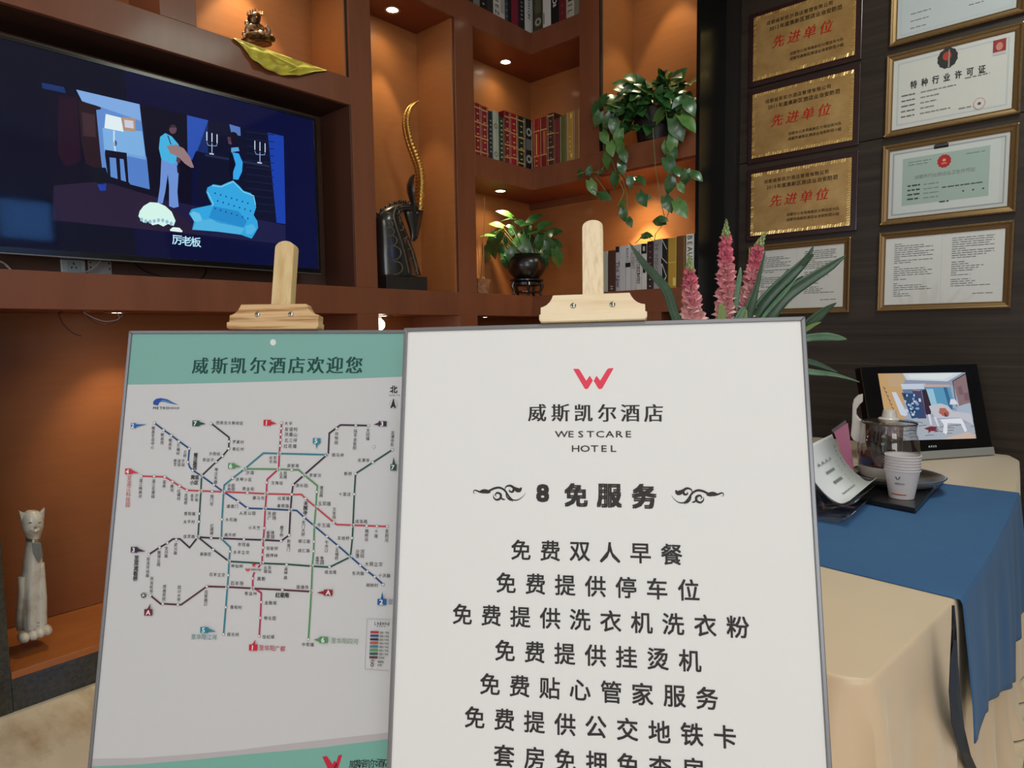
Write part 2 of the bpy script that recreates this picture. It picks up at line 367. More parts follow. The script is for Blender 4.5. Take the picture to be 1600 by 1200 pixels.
downlight(-3.03, .72, 3.3, 'downlight in the bay left of the deity statue, beyond the top edge', 4, 70)
downlight(-2.0, 3.66, 3.72, 'downlight high above the hanging vine plant', 9, 60)
tb = thing('ceiling_bulb', 'round glowing frosted bulb under the ledge just above the board edge', 'light bulb', (-3.13, 2.36, 1.457))
MB().lathe((-3.13, 2.36, 1.457), [(.02, 0), (.022, -.012), (.014, -.02)], 16).build('socket', RING, tb)
MB().ball((-3.13, 2.36, 1.405), .036, n=16, m=10).build('globe', LENS, tb)

# ------------------------------------------------------------------ television
tv = thing('television', 'large black flat television in the wall niche showing two men and a blue armchair', 'television', (-3.0, 1.2, 1.665))
TVB = mat('tv_bezel', rgb(10, 10, 12), .2, coat=.3)
MB().box((-3.03, .51, 1.665), (-2.974, 1.885, 2.435)).build('housing', TVB, tv, .004)
for nm, a, b in (('bezel', (-2.974, .51, 2.423), (-2.968, 1.885, 2.437)), ('bezel', (-2.974, .51, 1.663), (-2.968, 1.885, 1.685)), ('bezel', (-2.974, 1.873, 1.685), (-2.968, 1.887, 2.423)), ('bezel', (-2.974, .508, 1.685), (-2.968, .52, 2.423))):
    box(nm, a, b, TVB, tv, .001)
box('metal_edge', (-3.0, .508, 1.659), (-2.967, 1.887, 1.663), mat('tv_edge', rgb(150, 140, 130), .3, metal=.9), tv)
box('metal_edge', (-3.02, .508, 2.437), (-2.972, 1.89, 2.441), mat('tv_edge2', rgb(90, 80, 76), .35, metal=.9), tv)
box('wall_bracket', (-3.14, .9, 1.9), (-3.03, 1.5, 2.25), BLACKP, tv)
PT = Plane((-2.9735, .52, 1.685), (0, 1, 0), (0, 0, 1)); Q = Print(PT, .0003, .00006)
Q.uvpoly([(0, 0), (.5, 0), (.5, .738), (0, .738)], rgb(9, 12, 34)); Q.uvpoly([(.5, 0), (.95, 0), (.95, .738), (.5, .738)], rgb(10, 13, 52)); Q.uvpoly([(.95, 0), (1.353, 0), (1.353, .738), (.95, .738)], rgb(9, 13, 56)); Q.up()
Q.poly([(65,128),(300,181),(300,366),(82,344)], (14,13,34)); Q.poly([(300,181),(443,212),(446,392),(300,366)], (12,16,54)); Q.up()
Q.poly([(84,290),(160,283),(250,310),(300,322),(320,368),(240,360),(82,344)], (40,30,56)); Q.poly([(250,310),(446,352),(446,382),(320,368)], (30,30,70)); Q.up()
Q.poly([(65,129),(100,136),(103,146),(66,138)], (26,50,104)); Q.poly([(92,150),(120,152),(126,250),(104,262),(90,240)], (36,16,36)); Q.up()
Q.poly([(119,140),(218,163),(221,190),(128,158)], (128,170,226)); Q.poly([(128,157),(221,189),(226,230),(234,296),(160,272),(150,170)], (96,140,206)); Q.up()
Q.poly([(160,200),(222,205),(228,250),(163,236)], (124,176,226)); Q.poly([(196,240),(229,245),(234,296),(203,288)], (84,128,200)); Q.up()
Q.poly([(122,157),(150,165),(158,168),(157,171),(149,172),(154,215),(160,268),(134,256),(127,220)], (40,24,34)); Q.up()
Q.poly([(128,175),(148,180),(150,215),(130,212)], (62,42,50)); Q.poly([(186,187),(192,183),(211,185),(212,206),(193,204)], (176,146,122)); Q.up()
Q.poly([(194,187),(208,189),(209,201),(195,199)], (206,206,222)); Q.up()
Q.poly([(165,178),(189,184),(193,206),(163,200)], (226,240,244)); Q.line([(178,204),(178,220),(180,237)], .006, (200,220,240)); Q.ell(180,224,2.6,4.5,(60,70,110)); Q.up()
Q.poly([(164,234),(198,239),(198,244),(201,286),(197,285),(193,249),(187,248),(189,284),(184,283),(181,247),(171,246),(173,280),(169,279),(164,243)], (16,16,40)); Q.up()
Q.poly([(135,262),(165,262),(172,285),(160,290),(140,280)], (14,18,34)); Q.poly([(152,288),(166,286),(165,298),(156,298)], (34,62,160)); Q.up()
Q.poly([(292,180),(325,188),(325,240),(306,236),(300,250),(293,246)], (44,82,176)); Q.poly([(418,207),(443,213),(446,350),(432,348)], (26,64,170)); Q.poly([(325,189),(418,208),(432,348),(338,330),(310,300),(308,236)], (14,18,44)); Q.up()
for yy in range(206, 330, 11):
    Q.line([(385, yy), (428, yy+5)], .004, (24,32,64))
Q.poly([(358,194),(375,199),(376,212),(362,212)], (86,120,190)); Q.poly([(320,240),(420,258),(422,262),(320,244)], (34,40,70)); Q.up()
for cx, cy in ((331,208),(406,222)):
    for k, dx in enumerate((-8, 0, 8)): Q.line([(cx+dx, cy+dx*.25), (cx+dx, cy+14+dx*.25)], .0042, (206,222,240))
    Q.line([(cx-8,cy+14),(cx-6,cy+19),(cx,cy+20),(cx+7,cy+20),(cx+8,cy+17)], .003, (130,150,190)); Q.line([(cx,cy+16),(cx,cy+31)], .004, (150,170,210)); Q.poly([(cx-4,cy+31),(cx+3,cy+32),(cx+3,cy+34),(cx-4,cy+33)], (190,206,230))
Q.up()
Q.poly([(252,247),(277,253),(279,270),(277,300),(279,323),(271,325),(264,322),(264,290),(262,272),(258,300),(254,318),(246,317),(250,290)], (110,146,214)); Q.up()
Q.poly([(250,214),(258,208),(268,213),(279,226),(279,252),(268,257),(262,253),(252,249),(248,232)], (70,178,226)); Q.up()
Q.ell(270,202,6,7.5,(96,70,84)); Q.poly([(262,203),(264,196),(272,194),(276,200),(268,199)], (20,18,30)); Q.line([(262,212),(267,226)], .004, (20,20,50)); Q.poly([(260,228),(275,226),(287,232),(297,246),(303,262),(298,262),(289,256),(277,244),(266,240)], (150,122,124)); Q.up()
Q.poly([(276,244),(282,250),(280,256),(275,252)], (90,60,76)); Q.poly([(276,258),(281,260),(281,272),(277,270)], (30,24,40)); Q.up()
Q.ell(364,215,8,9,(24,18,34)); Q.poly([(355,214),(360,214),(362,226),(357,225)], (92,64,88)); Q.poly([(361,231),(372,230),(374,236),(361,238)], (96,160,214)); Q.poly([(362,238),(373,240),(379,254),(378,268),(372,281),(364,280),(364,268),(368,258)], (56,166,236)); Q.poly([(358,240),(363,238),(368,256),(364,270),(362,284),(357,270)], (12,12,36)); Q.up()
Q.poly([(295,334),(299,327),(312,324),(331,320),(326,310),(322,300),(324,293),(330,290),(333,288),(345,290),(356,285),(364,282),(374,291),(380,298),(392,302),(398,312),(400,324),(396,336),(402,346),(403,356),(399,363),(393,373),(385,370),(377,367),(340,362),(300,359),(303,346)], (52,166,226)); Q.up()
Q.poly([(333,322),(372,330),(386,346),(380,356),(340,348),(326,340)], (38,140,206)); Q.poly([(307,345),(330,342),(382,356),(376,366),(340,362),(301,358)], (82,180,226)); Q.up()
Q.poly([(297,334),(302,330),(312,334),(316,344),(308,347),(303,346)], (104,196,232)); Q.poly([(383,353),(395,350),(400,358),(393,366),(384,366)], (80,180,230)); Q.up()
for k in range(7):
    for q in range(3): Q.ell(336+k*8.5+(q % 2)*4, 302+q*12+k*2.6, 1.3, 1.6, (24,78,140), 6)
Q.line([(324,300),(333,318),(331,322)], .003, (150,220,240)); Q.line([(331,290),(345,292),(364,284),(380,300),(396,306),(399,320)], .004, (130,212,240)); Q.up()
Q.poly([(216,338),(218,330),(224,322),(234,316),(247,317),(258,322),(268,331),(274,345),(271,353),(262,350),(255,354),(247,350),(238,352),(232,346),(224,348)], (214,246,236)); Q.up()
for k in range(8): Q.ell(221+k*6.6, 343+math.sin(k)*2.2+k*.7, 2.6, 3.2, (150,190,214), 7)
Q.poly([(265,359),(270,355),(280,356),(285,361),(284,363),(266,361)], (226,246,240)); Q.up()
Q.text('厉老板', 276.5, 375, 14.7, 1.6, .045, (186,232,255), .012); Q.text('A', 4, 391, 9, 1, .012, (210,210,215), .01)
Q.poly([(0,388.5),(2.4,388.6),(2.4,392.8),(0,392.6)], (210,210,215))
Q.build('screen_picture', SCREEN, tv)
SCG = glassmat('screen_gloss', (1, 1, 1, 1), .05, .025, .3)
MB().add([PT.p(0, 0, .0026), PT.p(1.353, 0, .0026), PT.p(1.353, .738, .0026), PT.p(0, .738, .0026)], [(0, 1, 2, 3)]).build('screen_glass', SCG, tv)

# sockets and cables under the television
so = thing('wall_socket', 'white three-pin wall socket below the television', 'socket', (-3.14, .836, 1.617))
box('faceplate', (-3.14, .793, 1.612), (-3.128, .880, 1.669), mat('socket_white', rgb(190, 200, 204), .4), so, .004)
box('insert', (-3.128, .812, 1.620), (-3.126, .862, 1.662), mat('socket_insert', rgb(170, 182, 188), .4), so, .001)
mm = MB()
for y, z, a in ((.829, 1.637, .5), (.845, 1.637, -.5), (.837, 1.653, 0)):
    c = Vector((-3.1256, y, z)); d = Vector((0, math.sin(a), math.cos(a)))*.005; e = Vector((0, math.cos(a), -math.sin(a)))*.0018
    mm.prism([c-d-e, c-d+e, c+d+e, c+d-e], (.0006, 0, 0))
mm.build('pin_slot', BLACKP, so)
s2 = thing('blank_wall_plate', 'white blank wall plate with corner screws beside the socket', 'wall plate', (-3.14, .933, 1.615))
box('faceplate', (-3.14, .890, 1.612), (-3.13, .977, 1.67), mat('plate_white', rgb(176, 172, 174), .5), s2, .002)
for y, z in ((.898, 1.662), (.968, 1.662), (.898, 1.642), (.968, 1.640)):
    MB().ball((-3.13, y, z), .002, .0035, .0035, 8, 5).build('screw', BLACKP, s2)
def cable(name, pts, r, m_, label, grp=None):
    P = [Vector(p) for p in pts]; S = []
    for i in range(len(P)-1):
        p0, p1, p2, p3 = P[max(i-1, 0)], P[i], P[i+1], P[min(i+2, len(P)-1)]
        for k in range(6):
            t = k/6; S.append(.5*((2*p1)+(-p0+p2)*t+(2*p0-5*p1+4*p2-p3)*t*t+(-p0+3*p1-3*p2+p3)*t**3))
    S.append(P[-1]); o = MB().tube(S, r, 7).build(name, m_); tag(o, label, 'cable', grp); return o
CBW = mat('cable_grey', rgb(170, 160, 158), .5); CBB = mat('cable_black', rgb(16, 14, 16), .4); CBR = mat('cable_brown', rgb(70, 30, 24), .5)
cable('cable', [onX(120,428,-3.1), onX(137,424,-3.09), onX(152,414,-3.07), onX(158,404,-3.06)], .0035, CBW, 'pale cable running from the sockets up behind the television')
cable('cable', [onX(208,408,-3.09), onX(222,421,-3.07), onX(245,430,-3.03), onX(275,435.5,-3.0)], .003, CBB, 'black cable drooping under the television onto the ledge')
cable('cable', [onX(320,415,-3.09), onX(322,424,-3.08), onX(318,432,-3.04), onX(312,437,-3.0)], .003, CBB, 'short black cable hanging below the right half of the television')
cable('cable', [onX(-6,407,-3.09), onX(6,411,-3.05), onX(14,419,-2.98), (-2.93, .585, 1.6)], .004, CBW, 'thick grey cable at the left end of the ledge')
rm = box('media_box', (-3.06, .50, 1.597), (-2.95, .63, 1.606), BLACKP, None, .003); tag(rm, 'flat black media box lying on the ledge at its left end', 'media box')
cable('cable', [(-3.04, .86, 1.455), onX(130,487,-3.0), onX(145,496,-2.99), onX(165,502,-2.99), onX(186,498,-3.0), (-3.02, .95, 1.455)], .002, CBW, 'thin pale cable looping under the ledge by the downlight')
cable('cable', [(-3.1, .78, 1.455), onX(92,490,-3.06), onX(98,505,-3.06), onX(112,519,-3.06), onX(127,525,-3.06)], .0022, CBR, 'brown cable hanging with a free end under the ledge')
cable('cable', [(-3.0, .82, 1.455), onX(136,493,-3.02), onX(150,504,-3.02), onX(168,507,-3.02), onX(184,500,-3.02), (-3.03, .99, 1.455)], .002, CBR, 'brown cable looping under the ledge below the pale one')

# ------------------------------------------------------------------ books
CM = {}
def cmat(c, rough=.5, metal=0):
    k = 'cover_%d_%d_%d' % c+('_g' if metal else '')
    return mat(k, rgb(*c), rough, metal=metal)
PAGES = mat('book_pages', rgb(206, 196, 176), .8)
def book(side, p0, p1, zb, zt, col, label, group, depth=.20, marks=(), fx=0.0, metal=0, rnd=0):
    """side 'L': spine faces +X at x=XF-.004 between y=p0..p1;  side 'R': spine faces -Y between x=p0..p1"""
    g = .0008
    if side == 'L': X0 = XF-.006-fx; pl = Plane((X0, p0+g, zb), (0, 1, 0), (0, 0, 1)); wd = p1-p0-2*g
    else: Y0 = YF+.006+fx; pl = Plane((p0+g, Y0, zb), (1, 0, 0), (0, 0, 1)); wd = p1-p0-2*g
    h = zt-zb; t = thing('book', label, 'book', pl.p(wd/2, 0, -.02), group)
    m_ = cmat(col, .45, metal)
    c = min(.003, wd*.2)
    sp = [pl.p(a, b, 0) for a, b in ()]
    mb = MB()
    prof = [(0, -.006), (wd*.15, -.0015), (wd*.5, 0), (wd*.85, -.0015), (wd, -.006)] if rnd else [(0, -.001), (wd*.06, 0), (wd*.94, 0), (wd, -.001)]
    n = len(prof)
    mb.add([pl.p(a, b, cc) for b in (0, h) for a, cc in prof]+[pl.p(a, b, -.008) for b in (0, h) for a in (0, wd)],
           [(i, i+1, n+i+1, n+i) for i in range(n-1)]+[tuple(range(n))[::-1]+(2*n, 2*n+1)[:0], ])
    mb.build('spine', m_, t)
    MB().add(pl.box(0, 0, -depth, c, h, -.001).v, pl.box(0, 0, -depth, c, h, -.001).f).add(pl.box(wd-c, 0, -depth, wd, h, -.001).v, pl.box(wd-c, 0, -depth, wd, h, -.001).f).build('cover', m_, t)
    pl.box(c, .004, -depth+.004, wd-c, h-.004, -.003).build('pages', PAGES, t)
    if marks:
        q = Print(Plane(pl.p(0, 0, .0006), pl.u, pl.v), .0002, .0001)
        for mk in marks:
            k = mk[0]
            if k == 'band': q.uvpoly([(0, mk[1]*h), (wd, mk[1]*h), (wd, mk[2]*h), (0, mk[2]*h)], rgb(*mk[3]))
            elif k == 'rect': q.uvpoly([(mk[1]*wd, mk[3]*h), (mk[2]*wd, mk[3]*h), (mk[2]*wd, mk[4]*h), (mk[1]*wd, mk[4]*h)], rgb(*mk[5]))
            elif k == 'ring':
                r = wd*.34; cx, cy = wd/2, mk[1]*h; q.uvpoly([(cx+r*math.cos(i*.524), cy+r*math.sin(i*.524)) for i in range(12)], rgb(*mk[2])); q.up(); q.uvpoly([(cx+r*.5*math.cos(i*.524), cy+r*.5*math.sin(i*.524)) for i in range(12)], rgb(*col))
            elif k == 'dots':
                for i in range(mk[3]): 
                    cy = (mk[1]+(mk[2]-mk[1])*i/max(1, mk[3]-1))*h; q.uvpoly([(wd*.28, cy), (wd*.5, cy-.006), (wd*.72, cy), (wd*.5, cy+.006)], rgb(*mk[4]))
            elif k == 'lines':
                for (a, b, c2, d2) in mk[1]: q.uvline([Vector((a*wd, b*h)), Vector((c2*wd, d2*h))], wd*.09, rgb(*mk[2])); q.up()
            elif k == 'text':       # lettering reading down the spine
                st, cy0, step, size, cc = mk[1:6]
                for i, ch in enumerate(st):
                    vs, fs = glyph(ch, .006); cx, cy = wd*(mk[6] if len(mk) > 6 else .5), cy0*h-step*i
                    q.raw([(cx+py*size, cy-px*size) for px, py in vs], fs, rgb(*cc))
            q.up()
        q.build('spine_lettering', INK, t)['kind'] = 'stuff'
    return t
GOLD = (196, 150, 84); GREY = (150, 150, 150); CREAM = (206, 200, 186)
def yL(x, z): return onX(x, 200 if z > 2 else 400, XF-.006).y
def xsL(x, py): return onX(x, py, XF-.006).y
def xsR(x, py): return onY(x, py, YF+.006).x
gu = 'hardbacks on the top shelf'; zb = 3.3245
up_l = [(706, 716, (60,60,58), .27, 'dark grey book, farthest left on the top shelf', ()), (716, 729, (92,92,88), .28, 'mid grey book near the left end of the top shelf', ()),
 (729, 740, (40,40,40), .30, 'charcoal book before the pale grey one on the top shelf', ()), (740, 750, (120,118,112), .30, 'pale grey slim book left of two black ones on the top shelf', ()),
 (750, 761, (22,22,22), .31, 'black book with small white specks on the top shelf', (('dots', .1, .3, 2, GREY),)), (761, 771, (44,42,42), .31, 'plain black book left of the white one lettered ARIEZ', ()),
 (771, 789, (196,194,188), .32, 'white book lettered ARIEZ on the top shelf', (('text', 'ARIEZ', .50, .034, .05, (24,24,24), .3), ('rect', .62, .95, .1, .4, (160,158,150)))),
 (789, 794, (52,60,78), .30, 'slate blue slim book on the top shelf', (('dots', .1, .6, 5, GREY),)), (794, 799, (16,16,18), .30, 'black slim book left of the crimson one on the top shelf', ()),
 (799, 810, (126,22,48), .31, 'crimson book on the top shelf', ()), (810, 820, (24,26,32), .31, 'black book with white title dots beside the crimson one', (('dots', .2, .7, 7, GREY),)),
 (820, 833, (204,202,198), .32, 'white book lettered FASHION at the corner of the top shelf', (('text', 'FASHION', .80, .026, .038, (28,28,28), .5),))]
up_r = [(833.5, 848, (58,56,40), .32, 'olive book with a ring emblem at the corner of the top shelf', (('ring', .17, (150,148,130)), ('rect', .2, .8, .34, .62, (84,82,60)))),
 (848, 860.5, (206,204,200), .32, 'plain white book just right of the olive ringed one', (('rect', .1, .2, .08, .3, (60,60,60)),)), (860.5, 873, (20,20,24), .31, 'black book with white lettering COa on the top shelf', (('text', 'COa', .56, .03, .05, (226,226,226), .5),)),
 (873, 884.5, (104,34,34), .31, 'dark red book on the top shelf', (('dots', .15, .6, 4, (140,70,66)),)), (884.5, 897, (172,166,150), .31, 'light grey book lettered EMIL on the top shelf', (('text', 'EMIL', .5, .04, .05, (40,40,40), .5),)),
 (897, 906, (122,118,106), .30, 'grey-green book, farthest right on the top shelf', ())]
for a, b, c_, h, lb, mk in up_l: book('L', xsL(a, 20), xsL(b, 20), zb, zb+h, c_, lb, gu, .2, mk)
for a, b, c_, h, lb, mk in up_r: book('R', xsR(a, 20), min(xsR(b, 20), -2.48), zb, zb+h, c_, lb, gu, .2, mk)
gm = 'leather-bound books on the corner shelf'; zb = 2.4395
gb = lambda *p: tuple(('band', a, a+.025, GOLD) for a in p)
mi_l = [(741.5, 752, (120,24,34), .31, 'dark red leather book at the left end of the corner shelf', gb(.06,.34,.62,.9)+(('dots',.15,.8,6,GOLD),)),
 (752, 763, (132,26,40), .305, 'second red leather book on the corner shelf', gb(.06,.34,.62,.9)+(('dots',.15,.8,6,GOLD),)),
 (763, 770.5, (30,36,44), .29, 'blue-black book left of the silvery one on the corner shelf', (('dots',.15,.8,8,GREY),)),
 (770.5, 779.5, (166,172,158), .30, 'silvery green book with rings on the corner shelf', (('ring',.12,(120,124,112)),('ring',.7,(120,124,112)))),
 (779.5, 788, (36,56,34), .28, 'slim green book beside the silvery one', (('dots',.1,.9,9,(170,180,140)),)),
 (788, 797.5, (120,22,32), .325, 'tall red leather book right of the slim green one', gb(.1,.34,.62,.88)+(('dots',.15,.8,6,GOLD),)),
 (797.5, 809, (146,28,36), .325, 'bright red leather book with gold crests on the corner shelf', gb(.12,.34,.6,.9)+(('dots',.2,.8,6,GOLD),)),
 (809, 820, (20,34,22), .325, 'dark green leather book with a gold crest on the corner shelf', gb(.06,.32,.56,.9)+(('dots',.15,.8,7,(170,160,80)),)),
 (820, 832.5, (16,22,20), .325, 'black leather book with two rings beside the corner', (('ring',.2,(150,150,146)),('ring',.74,(150,150,146)),('rect',.15,.85,.38,.6,(96,98,96))))]
mi_r = [(833.5, 843, (158,26,22), .325, 'bright red book with a long gold title at the inner corner', gb(.24,.74)+(('rect',.4,.62,.28,.7,(220,160,80)),('dots',.06,.16,2,GOLD))),
 (843.5, 855, (124,26,24), .325, 'red book with a tall framed panel right of the inner corner', gb(.24,.74)+(('rect',.45,.8,.27,.72,(176,96,60)),)),
 (855, 866, (66,40,28), .335, 'dark brown patterned leather book on the corner shelf', gb(.1,.34,.6,.94)+(('dots',.15,.85,8,(150,110,70)),)),
 (866, 874, (112,38,38), .29, 'maroon book left of the olive green one', (('band',.68,.69,GOLD),)),
 (874.5, 885.5, (92,92,48), .30, 'plain olive green book on the corner shelf', ()),
 (885.5, 896, (168,130,62), .31, 'ochre book with gold title on the corner shelf', (('rect',.55,.8,.08,.16,(220,180,100)),('rect',.55,.8,.86,.96,(220,180,100)),('dots',.2,.5,4,(210,170,90)))),
 (896, 906, (138,96,56), .315, 'tan book at the right end of the corner shelf', (('rect',.86,.94,.02,.98,(196,160,110)),))]
for a, b, c_, h, lb, mk in mi_l: book('L', xsL(a, 220), xsL(b, 220), zb, zb+h, c_, lb, gm, .2, mk, rnd=1)
for a, b, c_, h, lb, mk in mi_r: book('R', xsR(a, 220), min(xsR(b, 220), -2.4775), zb, zb+h, c_, lb, gm, .2, mk, rnd=1)
gl = 'books on the lower right shelf'; zb = 1.5955
WH = (196,196,200)
lo = [(937.5, 949.5, (166,168,160), .25, 'pale grey-green book next to the pine easel post', ()), (950, 961.5, (70,44,36), .25, 'dark brown book left of the lilac one', (('dots',.06,.12,2,GREY),)),
 (962, 967.8, (176,168,178), .27, 'lilac slim book lettered The Now with a black top', (('band',.87,1,(24,22,24)),('text','The Now',.62,.022,.04,(60,56,66),.5))),
 (968, 977, (186,188,196), .27, 'pale blue-grey book right of the lilac one', ()),
 (977.2, 985.3, (194,196,202), .268, 'white book with a black block at its middle', (('band',.52,.62,(20,20,22)),('text','Robert',.92,.014,.022,(60,60,70),.4))),
 (985.5, 993.2, (188,186,190), .268, 'light grey book left of the WORLD DECORATES one', (('text','LIGHT',.8,.02,.03,(120,120,126),.5),)),
 (993.4, 1001.8, (200,198,198), .27, 'white book lettered WORLD DECORATES', (('text','WORLD DECORATES',.80,.0125,.03,(24,24,24),.5),)),
 (1002, 1010.2, (202,202,202), .27, 'white book with two black blocks', (('rect',0,1,.78,1,(20,20,22)),('rect',.3,.7,.84,.94,(200,200,200)),('rect',.3,.8,.36,.62,(20,20,22)))),
 (1011, 1020.5, (50,32,34), .28, 'near black book with reddish flower specks', (('dots',.3,.9,6,(150,84,80)),('dots',.06,.2,2,GREY))),
 (1021, 1032.6, (150,148,154), .285, 'mid grey book with a faint long title', (('text','THE INTERIORS',.9,.0145,.03,(110,108,116),.4),)),
 (1032.8, 1043, (20,20,22), .285, 'black book with white crossing lines', (('lines',((.1,1,.9,.78),(.1,.62,.95,.5),(.1,.62,.1,1),(.15,.5,.85,.24),(.1,.02,.85,.24),(.85,.24,.4,.14),(.1,.02,.1,.5)),(210,210,210)),)),
 (1043.5, 1056.8, (176,142,56), .285, 'gold cloth book right of the black one with white lines', (('rect',.6,.95,.04,.2,(226,200,110)),('band',.5,.52,(206,176,90)))),
 (1057.2, 1071, (98,64,34), .29, 'bronze brown book left of the white one lettered BEAUT', (('rect',.8,.9,.02,.98,(150,110,60)),)),
 (1071.5, 1084, (212,212,208), .295, 'white book lettered BEAUT at the right end of the lower shelf', (('text','BEAUTY',.93,.032,.042,(22,22,22),.5),))]
for a, b, c_, h, lb, mk in lo: book('R', xsR(a, 420), min(xsR(b, 420), -1.6915), zb, zb+h, c_, lb, gl, .19, mk, metal=0)

# ------------------------------------------------------------------ leaves and plants
def leaf_mesh(name, mat_, heart=.25, wid=.62, bend=.25, fold=.15):
    """unit leaf: base at origin, tip at +Y=1, face +Z"""
    rows = 7; V = []; Fc = []
    for i in range(rows+1):
        t = i/rows; y = t-(heart*.35 if i == 0 else 0); wv = wid*.5*(math.sin(math.pi*min(1, (t*.92+.08))**.72)**.9 if i < rows else .004)
        z = -bend*t*t
        for sgn in (-1, -.5, 0, .5, 1):
            V.append((sgn*wv, (y-heart*.5*max(0, (abs(sgn)-.0))*(1 if i == 0 else .0)) if i == 0 else y, z+fold*abs(sgn)*wv))
    for i in range(rows):
        for j in range(4): Fc.append((i*5+j, i*5+j+1, (i+1)*5+j+1, (i+1)*5+j))
    me = bpy.data.meshes.new(name); me.from_pydata(V, [], Fc); me.materials.append(mat_)
    me.polygons.foreach_set('use_smooth', [True]*len(me.polygons)); me.update(); return me
LF = [leaf_mesh('leaf', GREENL, .3, .78, .3, .12), leaf_mesh('leaf', GREENY, .3, .74, .25, .12), leaf_mesh('leaf', GREENL, .3, .62, .45, .25)]
def put_leaf(parent, me, pos, tip, size, roll=0, nrm=None):
    d = (Vector(tip)).normalized(); n = Vector(nrm) if nrm else Vector((.45, -.62, .64)); n = (n-n.dot(d)*d)
    n = n.normalized() if n.length > .05 else d.orthogonal().normalized()
    x = d.cross(n); n = Matrix.Rotation(roll, 3, d) @ n; x = d.cross(n)
    o = bpy.data.objects.new('leaf', me); COL.objects.link(o); o.parent = parent
    M_ = Matrix(((x.x*size, d.x*size, n.x*size, 0), (x.y*size, d.y*size, n.y*size, 0), (x.z*size, d.z*size, n.z*size, 0), (0, 0, 0, 1)))
    M_.translation = Vector(pos)-world_loc(parent); o.matrix_local = M_; return o
R = random.Random(3)
# hanging vine plant on the right-hand shelf
hp = thing('hanging_vine_plant', 'trailing green vine plant in a dark pot on the high right shelf', 'potted plant', (-2.02, 3.62, 2.4575))
MB().lathe((-2.02, 3.62, 2.4575), [(.085, 0), (.11, .02), (.125, .13), (.135, .19), (.14, .2), (.12, .2), (.115, .17)], 28).build('pot', mat('plum_glazed_pot', rgb(40, 24, 26), .5), hp)
MB().lathe((-2.02, 3.62, 2.4575), [(.112, .165), (.05, .18)], 16).build('soil', mat('dark_soil', rgb(34, 26, 20), .9), hp)
camd = Vector((.55, -.83, .1))
for k in range(200):
    a = R.uniform(0, 2*math.pi); e = R.uniform(-.25, 1.1); rr_ = R.uniform(.09, .25)
    c = Vector((-2.03, 3.6, 2.70)); d = Vector((math.cos(a)*math.cos(e), math.sin(a)*math.cos(e), math.sin(e)))
    p = c+Vector((d.x*rr_*1.15, d.y*rr_*.72, d.z*rr_*.72))
    if k > 130: p = Vector((-2.03+R.uniform(-.2, .22), 3.50+R.uniform(-.05, .03), 2.66+R.uniform(-.12, .10)))
    if p.y > 3.78: p.y = 3.78
    q_ = (d+Vector((R.uniform(-.5, .5), R.uniform(-.9, -.1), R.uniform(-1.0, .25)))).normalized()
    if p.x > -1.80: p.x = -1.80
    if p.x < -2.24: p.x = -2.24
    put_leaf(hp, LF[0] if R.random() < .62 or e < .5 else LF[1], p, q_, R.uniform(.065, .105), R.uniform(-.5, .5), (R.uniform(.2, .8), -.6, R.uniform(.2, .9)))
vines = [([(955,170),(948,200),(953,240),(960,262),(975,285),(980,308),(980,345)], (3.44,3.42)),
 ([(945,180),(940,215),(950,248),(937,270),(915,268),(902,273)], (3.46,3.40)),
 ([(930,275),(945,296),(948,308),(920,292)], (3.43,3.40)),
 ([(970,200),(965,240),(972,270),(985,290),(999,293),(1005,308)], (3.43,3.41)),
 ([(1040,170),(1046,210),(1052,245),(1060,270),(1080,272),(1092,281)], (3.43,3.40)),
 ([(1020,200),(1024,260),(1030,300),(1036,330),(1040,345),(1024,366),(1022,378)], (3.43,3.40)),
 ([(1040,345),(1048,322),(1062,318)], (3.41,3.40)), ([(1022,378),(1010,368),(1001,372),(992,381)], (3.41,3.40)), ([(960,262),(975,300),(965,322)], (3.42,3.41))]
vleaf = [(905,272,14,-150),(921,266,13,60),(925,292,22,-60),(944,306,20,-20),(960,281,20,-100),(938,268,10,20),(972,262,18,-70),(985,284,16,-80),(1002,281,17,-30),(1003,311,20,-60),(1012,308,10,-20),
 (970,322,18,-140),(974,335,17,-80),(984,347,14,-60),(1030,345,20,170),(1036,343,12,-10),(1044,318,22,-60),(1064,325,26,-50),(1010,368,16,0),(1051,240,20,-80),(1046,258,24,-60),(1060,268,16,-40),(1072,276,18,-100),(1088,274,18,-30),(1047,288,22,-100),(1064,293,14,-60),
 (948,250,22,-100),(955,232,20,-70),(966,215,22,-110),(945,215,20,-60),(960,196,22,-90),(975,243,18,-60),(950,190,22,-120),(940,160,22,-150),(930,172,22,-110),(968,230,22,-80),(1058,200,30,-60),(1075,190,28,-40),(1050,225,22,-90),(1078,165,24,-50),(934,186,20,-120),(1040,230,16,-100)]
for pts, (ya, yb) in vines:
    P = [onY(x, y, ya+(yb-ya)*i/(len(pts)-1)) for i, (x, y) in enumerate(pts)]
    S = []
    for i in range(len(P)-1):
        for k in range(4): S.append(P[i].lerp(P[i+1], k/4))
    MB().tube(S+[P[-1]], .0022, 6).build('vine', STEMG, hp)
for x, y, sz, ang in vleaf:
    p = onY(x, y, 3.40+R.uniform(-.015, .02)); a = math.radians(ang); d = Vector((math.cos(a)*.85, 0, math.sin(a))).normalized()
    s_ = sz/270.0*1.12; put_leaf(hp, LF[R.choice((0, 0, 1))], p-d*s_*.4, d+Vector((0, R.uniform(-.2, .1), 0)), s_, R.uniform(-.4, .4), (.35, -.85, .3))

